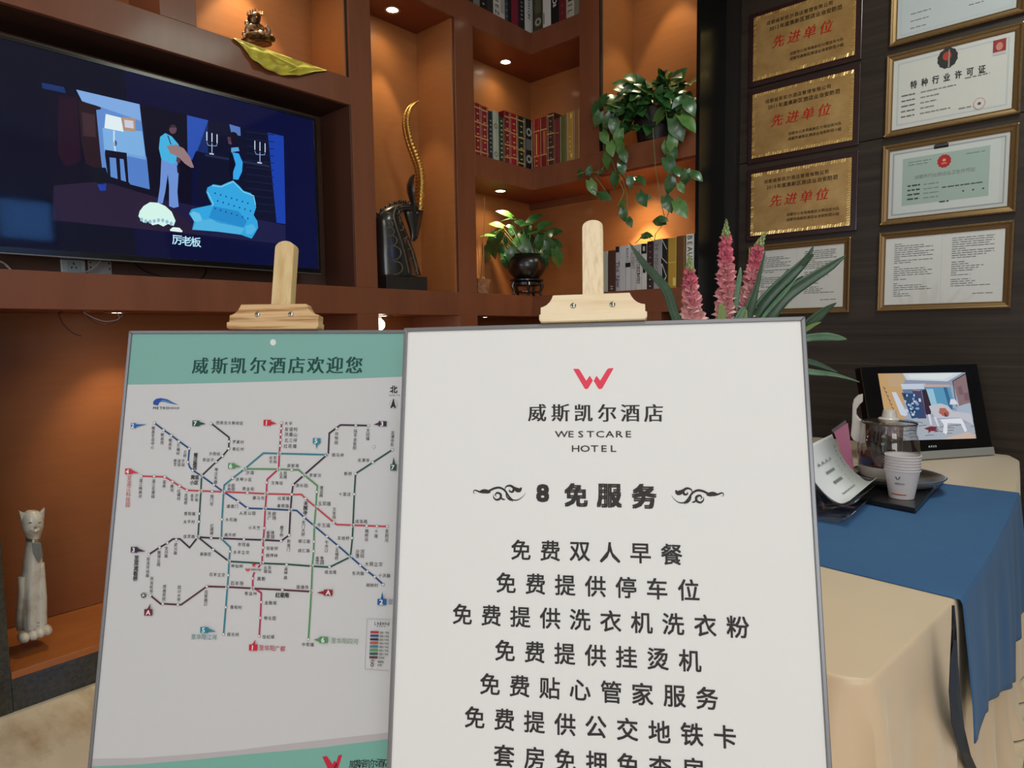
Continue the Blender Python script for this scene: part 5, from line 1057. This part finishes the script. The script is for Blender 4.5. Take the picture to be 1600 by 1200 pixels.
BLU = mat('blue_cotton', rgb(48, 98, 148), .75, sheen=.05, noise=((9, 9, 9), rgb(43, 92, 141), .3, .7))
def edge_x(y):
    for (x0, y0), (x1, y1) in zip(OUT[:8], OUT[1:9]):
        if y0 <= y <= y1: return x0+(x1-x0)*(y-y0)/(y1-y0)
    return -.2
zbot = [(1.685,.43),(1.76,.405),(1.84,.43),(2.08,.37),(2.30,.31),(2.48,.25),(2.50,.34),(2.72,.30),(2.76,.36),(2.94,.34)]
V = []; ny, nd = 90, 22
for i in range(ny+1):
    y = 1.69+(2.925-1.69)*i/ny; ex = edge_x(y)+.014; zb_ = [b0+(b1-b0)*(y-a0)/(a1-a0) for (a0, b0), (a1, b1) in zip(zbot, zbot[1:]) if a0 <= y <= a1][0]
    yl = lambda x: y+(.09*(1-i/ny))*(ex-x)
    for x in (-1.15, -.95, -.75, -.55, -.4, -.3, -.25, ex-.012): V.append(Vector((x, yl(x), TZ+.0035)))
    for j in range(nd+1):
        d = (TZ-zb_)*j/nd
        V.append(Vector((ex+.002+.004*min(1, d/.01)+d*.06+.012*min(1, d/.25)*(.5+.5*math.sin(y*11+d*3))+.004*math.sin(y*31)*min(1, d/.3), y-(.0 if i else 0)+.02*math.sin(d*9)*(1-i/ny), TZ+.0035-max(0, d-.002))))
w_ = 8+nd+1; Fc = [(i*w_+j, i*w_+j+1, (i+1)*w_+j+1, (i+1)*w_+j) for i in range(ny) for j in range(w_-1)]
mb = MB().add(V, Fc); mb.sm = True; o = mb.build('table_runner', BLU); md = o.modifiers.new('s', 'SOLIDIFY'); md.thickness = .0022
tag(o, 'blue cotton overlay cloth laid across the beige table and hanging down its side', 'tablecloth')
V0 = [Vector((edge_x(1.69)+.012, 1.672, TZ-.02)), Vector((edge_x(1.69)+.012, 1.690, TZ-.02))]
strip = [(1487,946,1490,946),(1488,985,1493,980),(1486,1030,1497,1035),(1484,1080,1501,1085),(1488,1130,1507,1138),(1499,1170,1517,1180),(1514,1212,1534,1218)]
L_ = [onX(a, b, -.178) for k, (a, b, c, d) in enumerate(strip)]; R2 = [onX(c, d, -.172) for k, (a, b, c, d) in enumerate(strip)]
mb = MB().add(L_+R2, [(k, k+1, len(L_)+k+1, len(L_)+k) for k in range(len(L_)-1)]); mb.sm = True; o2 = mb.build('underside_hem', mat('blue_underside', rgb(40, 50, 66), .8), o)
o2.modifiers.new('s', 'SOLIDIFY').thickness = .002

# ------------------------------------------------------------------ touch-screen computer on the table
uh = Vector((.575, .818, 0)).normalized(); nh = uh.cross(Vector((0, 0, 1))); th = math.radians(14)
PA = Plane(onZ(1428, 719, TZ+.005), uh, Vector((0, 0, 1))*math.cos(th)-nh*math.sin(th))
ac = thing('all_in_one_computer', 'black-rimmed touch-screen computer showing a hotel room, against the dark wall', 'computer', PA.O.copy())
r_ = PA.uv(1552, 705)[0]; tp = PA.uv(1440, 571)[1]; l_ = PA.uv(1348, 600)[0]
PA.box(l_, .035, -.035, r_, tp, 0).build('screen_housing', mat('glossy_black_rim', rgb(10, 10, 12), .1, coat=.5), ac, .003)
PA.box(l_+.006, 0, -.04, r_+.002, .036, .006).build('silver_foot_bar', mat('silver_plastic', rgb(170, 170, 166), .4, metal=.3), ac, .003)
PA.box((l_+r_)/2-.1, 0, -.09, (l_+r_)/2+.1, .05, -.04).build('rear_prop', BLACKP, ac)
q = Print(PA, .0005, .00008)
c4 = [(1371.6,583.7),(1508,582),(1525,685),(1389,689)]
def S4(a, b): # fraction across, down the picture
    t = Vector(c4[0]).lerp(Vector(c4[1]), a); u_ = Vector(c4[3]).lerp(Vector(c4[2]), a); return tuple(t.lerp(u_, b))
def sp4(pts, c): q.poly([S4(*p) for p in pts], c)
sp4([(0,0),(1,0),(1,1),(0,1)], (166,176,196)); q.up()
sp4([(0,0),(.24,0),(.26,.3),(.22,.7),(0,.75)], (206,166,116)); sp4([(.1,0),(.3,0),(.3,.2),(.1,.2)], (196,172,140)); sp4([(.28,.0),(.97,0),(.78,.13),(.32,.1)], (214,224,232)); q.up(); sp4([(.34,.02),(.9,.01),(.74,.10),(.36,.08)], (232,238,240))
sp4([(.3,.1),(.78,.13),(.98,.0),(1,.03),(.8,.2),(.26,.17)], (150,160,180)); q.up(); sp4([(.24,.16),(.52,.16),(.52,.24),(.25,.24)], (206,216,232)); sp4([(.5,.17),(.8,.18),(.8,.21),(.5,.21)], (206,176,168)); q.up()
sp4([(.25,.24),(.5,.24),(.5,.6),(.28,.6)], (106,130,166)); sp4([(.50,.21),(.8,.22),(.82,.56),(.53,.56)], (96,160,196)); q.up(); sp4([(.52,.24),(.6,.24),(.62,.5),(.55,.5)], (160,206,226)); sp4([(.72,.22),(.76,.22),(.79,.55),(.75,.55)], (62,110,150)); sp4([(.36,.25),(.46,.26),(.47,.68),(.37,.68)], (76,74,110)); q.up(); sp4([(.365,.24),(.45,.25),(.45,.27),(.365,.26)], (170,150,150)); sp4([(.415,.38),(.44,.38),(.44,.43),(.415,.43)], (220,226,240))
sp4([(.47,.26),(.52,.24),(.55,.5),(.52,.65),(.47,.62)], (60,44,56)); sp4([(.84,.14),(1,.02),(1,.48),(.87,.52)], (146,120,124)); q.up(); q.line([S4(.835,.52),S4(.84,.13),S4(1,.02)], .004, (36,30,40)); sp4([(.88,.22),(.93,.2),(.94,.33),(.89,.34)], (126,102,108)); sp4([(.94,.32),(1,.3),(1,.42),(.94,.43)], (126,102,108)); q.up()
sp4([(.78,.40),(.83,.40),(.86,.48),(.76,.48)], (230,230,240)); sp4([(.8,.48),(.83,.48),(.84,.54),(.79,.54)], (176,176,190)); sp4([(.84,.52),(.93,.48),(1,.46),(1,.72),(.84,.62)], (176,190,208)); q.up()
sp4([(.52,.50),(.58,.47),(.66,.46),(.74,.50),(.78,.58),(.98,.62),(1,.8),(.85,.68),(.58,.68),(.54,.6)], (204,204,214)); q.up(); sp4([(.64,.53),(.70,.53),(.74,.6),(.73,.65),(.66,.65),(.62,.6)], (186,110,96)); sp4([(.68,.6),(.72,.6),(.72,.66),(.68,.66)], (60,36,40)); q.up()
sp4([(0,.72),(.3,.68),(.55,.68),(.8,.76),(1,.78),(1,1),(0,1)], (176,184,194)); q.up()
rg = random.Random(11)
for k in range(34):
    a, b = rg.uniform(.05, .98), rg.uniform(.72, .98); q.line([S4(a, b), S4(min(1, a+.05), b-.012), S4(min(1, a+.10), b+rg.uniform(-.02, .02))], .0022, (70,70,86))
sp4([(.42,.83),(.5,.80),(.58,.81),(.55,.85),(.58,.88),(.5,.87),(.46,.9),(.47,.86)], (126,44,56)); sp4([(.78,.94),(.9,.9),(1,.93),(1,1),(.6,1)], (214,190,176)); q.up()
sp4([(.62,.70),(.86,.69),(.88,.72),(.91,.88),(.88,.9),(.85,.77),(.70,.76),(.68,.9),(.66,.93),(.63,.9),(.655,.78)], (236,238,246)); sp4([(.55,.66),(.58,.66),(.60,.80),(.58,.8)], (224,224,236)); sp4([(.49,.62),(.52,.62),(.52,.78),(.50,.78)], (224,224,236)); q.up()
sp4([(.12,.28),(.17,.28),(.26,.62),(.23,.64),(.18,.62)], (214,222,236)); sp4([(.23,.29),(.38,.31),(.45,.65),(.3,.68)], (52,80,120)); q.up()
for k in range(26):
    a, b = rg.uniform(.25, .4), rg.uniform(.33, .62); q.poly([(S4(a, b)[0]+rg.uniform(1, 3.2)*math.cos(j*1.05), S4(a, b)[1]+rg.uniform(1, 3)*math.sin(j*1.05)) for j in range(6)], rg.choice([(206,222,240),(140,176,220),(30,44,70)]))
for k in range(7): q.line([S4(.03+.012*k, .2+.06*k), S4(.05+.012*k, .22+.06*k), S4(.04+.012*k, .245+.06*k)], .003, (30,40,80))
q.build('screen_picture', printmat('lit_screen_two', .15, emit=.8), ac)
q = Print(PA, .0006); q.text('ASUS', 1452, 697.6, 3.4, -.1, .012, (226,230,232), .02, sx=1.2); q.build('front_logo', INK, ac)

# ------------------------------------------------------------------ tray, kettle, cups
tr = MB().prism([(-.398,2.385,TZ+.007),(-.398,2.95,TZ+.007),(-.72,2.985,TZ+.007),(-.72,2.45,TZ+.007)], (0,0,.016)).build('serving_tray', mat('black_tray', rgb(24, 24, 26), .3, coat=.2), None, .003); tag(tr, 'black rectangular serving tray under the glass kettle', 'tray')
tz = TZ+.0235
pcen = onZ(1400, 750, tz+.012); dish = thing('shallow_dish', 'shallow silvery dish with shiny rim under the kettle', 'dish', (pcen.x, pcen.y, tz))
MB().lathe((pcen.x, pcen.y, tz), [(.09,.0),(.12,.006),(.150,.026),(.158,.034),(.153,.035),(.118,.014),(.05,.011)], 40).build('dish_body', mat('pewter_grey', rgb(186,186,188), .3, metal=.45), dish)
MB().lathe((pcen.x, pcen.y, tz), [(.1515,.0338),(.158,.0345),(.1595,.0355),(.157,.037),(.152,.0365)], 40, cap=False).build('rim', STEEL, dish)
MB().lathe((pcen.x, pcen.y, tz), [(.150,.0345),(.116,.0155),(.02,.0125)], 40, cap=False).build('dark_inside', mat('dish_dark', rgb(70,66,60), .2, metal=.5), dish)
kc = onZ(1386.5, 745, tz+.014); kc.z = tz+.014
ke = thing('glass_kettle', 'glass kettle half full of dark red tea with white base and lid knob', 'kettle', kc.copy())
KW = mat('kettle_white', rgb(212, 204, 198), .35, coat=.3)
MB().lathe(kc, [(.08,0),(.092,.006),(.099,.028),(.101,.046),(.098,.047),(.05,.044)], 40).build('heating_base', KW, ke)
GLS = glassmat('kettle_glass', (.90, .90, .89, 1), .02, .07, .7)
MB().lathe(kc, [(.099,.047),(.103,.062),(.1045,.09),(.1025,.125),(.096,.152),(.090,.170),(.0895,.188),(.092,.206)], 40, cap=False).build('glass_body', GLS, ke)
MB().lathe(kc, [(.05,.048),(.0985,.049),(.1012,.066),(.1022,.084),(.05,.0842)], 40).build('tea', mat('red_tea', rgb(84, 30, 34), .08, coat=.3), ke)
MB().lathe(kc, [(.046,.09),(.047,.19),(.05,.205)], 28, cap=False).build('infuser', glassmat('infuser_glass', (.66,.55,.54,1), .05, .12, .5), ke)
MB().lathe(kc, [(.046,.086),(.046,.15),(.02,.152)], 20).build('tea_leaves', glassmat('wet_leaves', (.45,.26,.26,1), .2, .03, .1), ke)
MB().lathe(kc, [(.093,.205),(.094,.210),(.085,.214),(.03,.219)], 40).build('glass_lid', GLS, ke)
MB().lathe(kc, [(.0895,.203),(.0935,.204),(.0935,.209),(.0895,.209)], 40, cap=False).build('lid_band', mat('smoked_band', rgb(88,80,76), .25, metal=.4), ke)
MB().lathe(kc, [(.036,.218),(.037,.222),(.034,.225),(.026,.226),(.024,.24),(.0215,.252),(.012,.256)], 28).build('lid_knob', KW, ke)
hx = [(1348,616),(1340,618),(1334,624),(1332,632),(1331,660),(1329,680),(1333,688),(1345,694),(1352,692),(1352,660),(1343,655),(1338,648),(1338,640),(1343,632),(1348,628)]
hc = kc+Vector((-.02,.0,0)); cn = Vector((kc.x, kc.y, 0)).normalized()
MB().prism([meet(x, y, cn, cn.dot(hc)) for x, y in hx], cn*.03).build('handle', KW, ke, .003)
cc = onZ(1408.5, 777, tz); cc.z = tz+.0005
PCW = mat('white_paper_cup', rgb(214, 206, 206), .6)
for k in range(6):
    z0 = k*.0098; nm = ['lowest', 'second', 'third', 'fourth', 'fifth', 'topmost'][k]
    lb = 'printed white paper cup at the bottom of the nested stack' if k == 0 else 'white paper cup, %s from the bottom of the nested stack' % nm if k < 5 else 'empty white paper cup on top of the nested stack'
    t = thing('paper_cup', lb, 'cup', cc+Vector((0, 0, z0)), 'nested paper cups on the tray'); b0 = cc+Vector((0, 0, z0))
    MB().lathe(b0, [(.001,.003),(.036,.003),(.0365,0),(.0375,0),(.0525,.096),(.0515,.096),(.037,.006),(.001,.006)], 30, cap=False).build('cup_wall', PCW, t)
    MB().lathe(b0, [(.0515,.0945),(.0545,.0945),(.0555,.0965),(.0545,.0985),(.0515,.0985)], 30, cap=False).build('rolled_rim', PCW, t)
    if k == 0:
        V = []; Fc = []; Cc = []
        toc = (EYE-cc); base = math.atan2(toc.y, toc.x)
        def cupp(a, z): r = .0375+.015*z/.096+.0004; an_ = base+a/r; return cc+Vector((r*math.cos(an_), r*math.sin(an_), z))
        for k2 in range(10):
            a0_, a1_ = -.024+.0046*k2-.008, -.024+.0046*(k2+1)-.008; kk = len(V); V += [cupp(a0_, .014), cupp(a1_, .014), cupp(a1_, .018), cupp(a0_, .018)]; Fc.append((kk, kk+1, kk+2, kk+3)); Cc.append(rgb(176,86,58))
        for j, ch in enumerate('威斯凯尔'):
            vs, fs = glyph(ch, 0); kk = len(V); V += [cupp(-.018+.0075*j+px_*.0085, .054+py_*.0085) for px_, py_ in vs]; Fc += [tuple(i+kk for i in f) for f in fs]; Cc += [rgb(70,60,60)]*len(fs)
        for pg in ([(-.022,.078),(-.018,.078),(-.013,.070),(-.015,.066)], [(-.004,.080),(-.008,.079),(-.012,.070),(-.010,.066)]):
            kk = len(V); V += [cupp(*p) for p in pg]; Fc.append(tuple(range(kk, kk+4))); Cc.append(rgb(110,80,84))
        off = world_loc(t); me = bpy.data.meshes.new('cup_print'); me.from_pydata([tuple(p-off) for p in V], [], Fc); ca = me.color_attributes.new('ink', 'FLOAT_COLOR', 'CORNER')
        arr = []
        for pl_, c_ in zip(me.polygons, Cc): arr += list(c_)*pl_.loop_total
        ca.data.foreach_set('color', arr); me.materials.append(INK); o = bpy.data.objects.new('cup_print', me); COL.objects.link(o); o.parent = t

# ------------------------------------------------------------------ leaflet stand
bs = thing('leaflet_stand', 'clear acrylic stand with curling white printed sheet beside the display board', 'leaflet stand', (-.62, 2.4, TZ+.005))
PAP = mat('leaflet_white', rgb(222, 222, 224), .6); ACR = glassmat('acrylic', (.82, .84, .86, 1), .04, .12, .6)
def sheet(y0, y1, prof, name, m_, parent, thick=.0006):
    V = []; n1 = len(prof); S = smooth([Vector((x, 0, z)) for x, z in prof], 4)
    for p in S: V += [Vector((p.x, y0, p.z)), Vector((p.x-.012, y1, p.z))]
    Fc = [(2*i, 2*i+1, 2*i+3, 2*i+2) for i in range(len(S)-1)]; mb = MB().add(V, Fc); mb.sm = True; o = mb.build(name, m_, parent); o.modifiers.new('s', 'SOLIDIFY').thickness = thick; return S
Sp = sheet(2.20, 2.60, [(-.545,.812),(-.572,.798),(-.61,.815),(-.645,.85),(-.675,.895),(-.70,.955)], 'printed_sheet', PAP, bs)
sheet(2.20, 2.60, [(-.53,.805),(-.562,.788),(-.605,.805),(-.645,.842),(-.68,.89),(-.705,.945)], 'acrylic_shelf', ACR, bs, .003)
sheet(2.10, 2.52, [(-.520,.785),(-.545,.763),(-.60,.760),(-.66,.760),(-.70,.85),(-.72,.93)], 'acrylic_base', ACR, bs, .003)
q = Print(Plane((0, 0, 0), (1, 0, 0), (0, 1, 0)))
def shp(a, b):       # a: 0..1 along the sheet, b: 0..1 from bottom to top
    k = b*(len(Sp)-1); i = min(int(k), len(Sp)-2); p = Sp[i].lerp(Sp[i+1], k-i); return Vector((p.x-.012*a+.0022, 2.20+.40*a, p.z+.0016))
V = []; Fc = []
def shq(pts):
    kk = len(V); V.extend(shp(*p) for p in pts); Fc.append(tuple(range(kk, kk+len(pts))))
for k in range(9): shq([(.34+.03*k, .62), (.355+.03*k, .62), (.355+.03*k, .66), (.34+.03*k, .66)]); shq([(.34+.03*k, .47), (.36+.03*k, .47), (.355+.03*k, .515), (.34+.03*k, .515)])
for k in range(22):
    a = .25+.019*k; shq([(a, .76+.02*math.sin(k)), (a+.01, .78+.02*math.sin(k)), (a+.018, .76), (a+.008, .75)]); shq([(a, .30+.02*math.sin(k*1.3)), (a+.01, .32), (a+.018, .30), (a+.008, .285)])
for k in range(6): shq([(.70+.01*k, .34+.07*k), (.712+.01*k, .35+.07*k), (.71+.01*k, .38+.07*k)]); shq([(.90+.012*(k % 3), .6+.05*k), (.92+.012*(k % 3), .61+.05*k), (.91, .635+.05*k)])
MB().add(V, Fc).build('faint_print', mat('faint_ink', rgb(140,140,140), .7), bs)
pk = [onY(1302,672,2.74), onY(1324,661,2.74), onY(1334,738,2.70), onY(1326,741,2.70)]
pc_ = thing('pink_card', 'narrow pink leaflet standing up behind the white printed sheet', 'card', (pk[2].x, pk[2].y, TZ+.006))
pk[2].z = max(pk[2].z, TZ+.006); pk[3].z = max(pk[3].z, TZ+.006)
MB().prism(pk, (.001, .004, 0)).build('card_sheet', mat('dusty_pink', rgb(196,120,150), .6), pc_)
MB().prism([onY(1299,672,2.738), onY(1320,657,2.738), onY(1322,661,2.738), onY(1302,676,2.738)], (0,.008,0)).build('clip_bar', mat('card_clip', rgb(120,110,112), .4), pc_)
for a, b in ((1312,684),(1321,711)): MB().prism([onY(a-1,b,2.7365), onY(a+6,b-3,2.7365), onY(a+7,b-.5,2.7365), onY(a,b+2.6,2.7365)], (0,.0004,0)).build('small_print', mat('card_ink', rgb(90,50,80), .6), pc_)

# ------------------------------------------------------------------ flower arrangement
FC = Vector((-.90, 2.15, 1.3)); fa = thing('flower_arrangement', 'artificial pink lupine spikes and long green blades in a vase behind the white board', 'flowers', (-.885, 2.15, TZ+.006))
MB().lathe((-.885, 2.15, TZ+.006), [(.07,0),(.085,.01),(.10,.12),(.085,.24),(.055,.32),(.065,.37),(.058,.37),(.048,.32)], 28).build('vase', mat('white_vase', rgb(214,212,206), .25, coat=.4), fa)
fn = Vector((.62, -.785, 0))
def fp(x, y, dep=0): return meet(x, y, fn, fn.dot(FC)+dep)
def petal_mesh(m_):
    V = []; Fc = []
    for sgn in (-1, 1):
        kk = len(V)
        for i in range(5):
            t = i/4; wv = math.sin(math.pi*(t*.85+.12))*.42
            for j in (0, 1, 2): V.append((sgn*(.06+wv*(j/2)*1.25), t*.86, .36*math.sin(math.pi*t)*(1-j/2.4)+.12*t))
        for i in range(4):
            for j in range(2): Fc.append((kk+i*3+j, kk+i*3+j+1, kk+(i+1)*3+j+1, kk+(i+1)*3+j))
    kk = len(V)
    for i in range(5):
        t = i/4
        for j in (-1, 0, 1): V.append((j*.5*math.sin(math.pi*(t*.8+.15)), t*.75, .34+.3*math.sin(math.pi*t*.6)-abs(j)*.16))
    for i in range(4):
        for j in range(2): Fc.append((kk+i*3+j, kk+i*3+j+1, kk+(i+1)*3+j+1, kk+(i+1)*3+j))
    me = bpy.data.meshes.new('floret'); me.from_pydata(V, [], Fc); me.materials.append(m_); me.polygons.foreach_set('use_smooth', [True]*len(me.polygons)); me.update(); return me
PK = [petal_mesh(mat('pink_%d' % i, rgb(*c), .6, sheen=.2)) for i, c in enumerate([(248,194,194),(242,166,176),(228,120,144)])]
UP3 = Vector((0, 0, 1))
def spike(b, top, tip, wb, wt, seed):
    rg = random.Random(seed); B_, T_, E_ = fp(*b), fp(*top), fp(*tip)
    s_ = MB().tube([Vector((-.885, 2.15, TZ+.34)), B_.lerp(Vector((-.885, 2.15, TZ+.34)), .5), B_, T_, E_], [.004,.004,.004,.0035,.001], 6).build('flower_spike', STEMG, fa)
    ax = (T_-B_).normalized(); x_ = ax.orthogonal().normalized(); y_ = ax.cross(x_); L = (T_-B_).length; n1 = int(L/.0046)
    for k in range(n1):
        t = k/(n1-1); r = (wb+(wt-wb)*t)*.5; a = k*2.4+rg.uniform(-.3, .3); d = x_*math.cos(a)+y_*math.sin(a)
        p = B_+(T_-B_)*t+d*(r*.35); dirv = (d*1.0+ax*(.5+.6*t+rg.uniform(-.35,.3))).normalized(); sz = r*1.08+.007*(1-t)
        z_ = (ax-ax.dot(dirv)*dirv).normalized(); xx = dirv.cross(z_)
        o = bpy.data.objects.new('floret', PK[0 if t < .35+rg.uniform(-.1,.1) else 1 if t < .72 else 2]); COL.objects.link(o); o.parent = s_
        M_ = Matrix(((xx.x*sz, dirv.x*sz, z_.x*sz, 0), (xx.y*sz, dirv.y*sz, z_.y*sz, 0), (xx.z*sz, dirv.z*sz, z_.z*sz, 0), (0, 0, 0, 1))); M_.translation = p-world_loc(s_); o.matrix_local = M_
    L = (E_-T_).length; n1 = 26
    mb = MB()
    for k in range(n1):
        t = k/n1; a = k*2.4; d = x_*math.cos(a)+y_*math.sin(a); r = wt*.2*(1-t)+.0015; p = T_.lerp(E_, t)+d*r*.6
        mb.tube([p, p+d*r*.6+ax*r*1.1, p+d*r*.3+ax*r*2.3], [r*.5, r*.55, r*.1], 5)
    o = mb.build('green_buds', mat('bud_green', rgb(142,158,104), .6), s_); o['kind'] = 'stuff'
mppx = 1/455.0
spike((1084,520),(1078,428),(1077,397), 40*mppx, 22*mppx, 1); spike((1136,520),(1134,376),(1135,342), 39*mppx, 22*mppx, 2); spike((1160,500),(1184,390),(1197,361), 31*mppx, 21*mppx, 3)
BLD = mat('long_blade_green', rgb(52, 86, 58), .42, coat=.15, noise=((20,20,20), rgb(40, 70, 48), .35, .65)); BLD2 = mat('pale_blade_green', rgb(96, 134, 100), .45, noise=((20,20,20), rgb(70, 108, 80), .35, .65)); BLD3 = mat('yellow_blade', rgb(120, 140, 76), .5)
def blade(pts, m_, dep0=0, dep1=0):
    P = [fp(x, y, dep0+(dep1-dep0)*i/(len(pts)-1)) for i, (x, y, w0) in enumerate(pts)]; Wd = [w0*mppx for _, _, w0 in pts]
    S = smooth(P, 4); n1 = len(S); V = []
    for i, p in enumerate(S):
        k = i/(n1-1)*(len(Wd)-1); j = min(int(k), len(Wd)-2); w_ = (Wd[j]+(Wd[j+1]-Wd[j])*(k-j))/2
        t = (S[min(i+1, n1-1)]-S[max(i-1, 0)]).normalized(); s2_ = t.cross(fn).normalized()
        V += [p-s2_*w_+fn*w_*.25, p-s2_*w_*.5+fn*w_*.08, p, p+s2_*w_*.5+fn*w_*.08, p+s2_*w_+fn*w_*.25]
    Fc = [(i*5+j, i*5+j+1, (i+1)*5+j+1, (i+1)*5+j) for i in range(n1-1) for j in range(4)]
    mb = MB().add(V, Fc); mb.sm = True; o = mb.build('leaf_blade', m_, fa); o.modifiers.new('s', 'SOLIDIFY').thickness = .0008
blade([(1120,600,6),(1085,550,10),(1057,500,14),(1042,455,14),(1022,430,13),(1003,408,10),(983,379,1)], BLD, 0, .05)
blade([(1160,560,14),(1172,510,22),(1186,484,22),(1205,460,21),(1231,434,18),(1259,406,11),(1271,384,1)], BLD, 0, .04); blade([(1250,414,8),(1262,404,9),(1271,397,2)], BLD, .03, .05)
blade([(1180,560,12),(1192,510,18),(1205,490,20),(1231,460,19),(1269,434,16),(1299,415,12),(1322,399,1)], BLD, .03, .09)
blade([(1150,560,10),(1163,510,18),(1172,480,15),(1182,448,8),(1189,418,5),(1196,391,1)], BLD, .02, .06)
blade([(1196,480,8),(1210,455,7),(1222,435,6),(1232,420,1)], BLD, -.02, -.03); blade([(1222,470,10),(1236,449,9),(1247,438,7),(1255,431,1)], BLD, -.02, -.03)
blade([(1150,500,6),(1151,462,8),(1155,436,8),(1157,418,2)], BLD2, .02, .02); blade([(1215,500,4),(1190,500,5),(1225,458,6),(1244,436,1)], BLD2, .06, .08)
blade([(1222,560,10),(1245,528,16),(1263,507,17),(1278,494,15),(1293,482,9),(1307,473,1)], BLD, 0, .06); blade([(1240,530,6),(1265,511,7),(1283,503,1)], BLD3, .02, .04)
blade([(1180,560,6),(1225,538,9),(1262,528,11),(1291,526,12),(1310,528,8),(1323,530,1)], BLD2, .02, .1); blade([(1200,560,8),(1240,562,9),(1268,566,9),(1290,574,6),(1309,582,1)], BLD, .0, .02); blade([(1200,575,8),(1240,576,9),(1266,581,9),(1300,585,6),(1325,591,3),(1343,597,1)], BLD2, .04, .1)
blade([(1128,540,12),(1127,505,12),(1128,488,12),(1126,474,4)], BLD3, .08, .08); blade([(1150,520,12),(1154,500,14),(1160,486,10),(1164,480,2)], BLD2, .06, .06); blade([(1165,520,8),(1163,500,10),(1166,484,2)], BLD3, .06, .06)
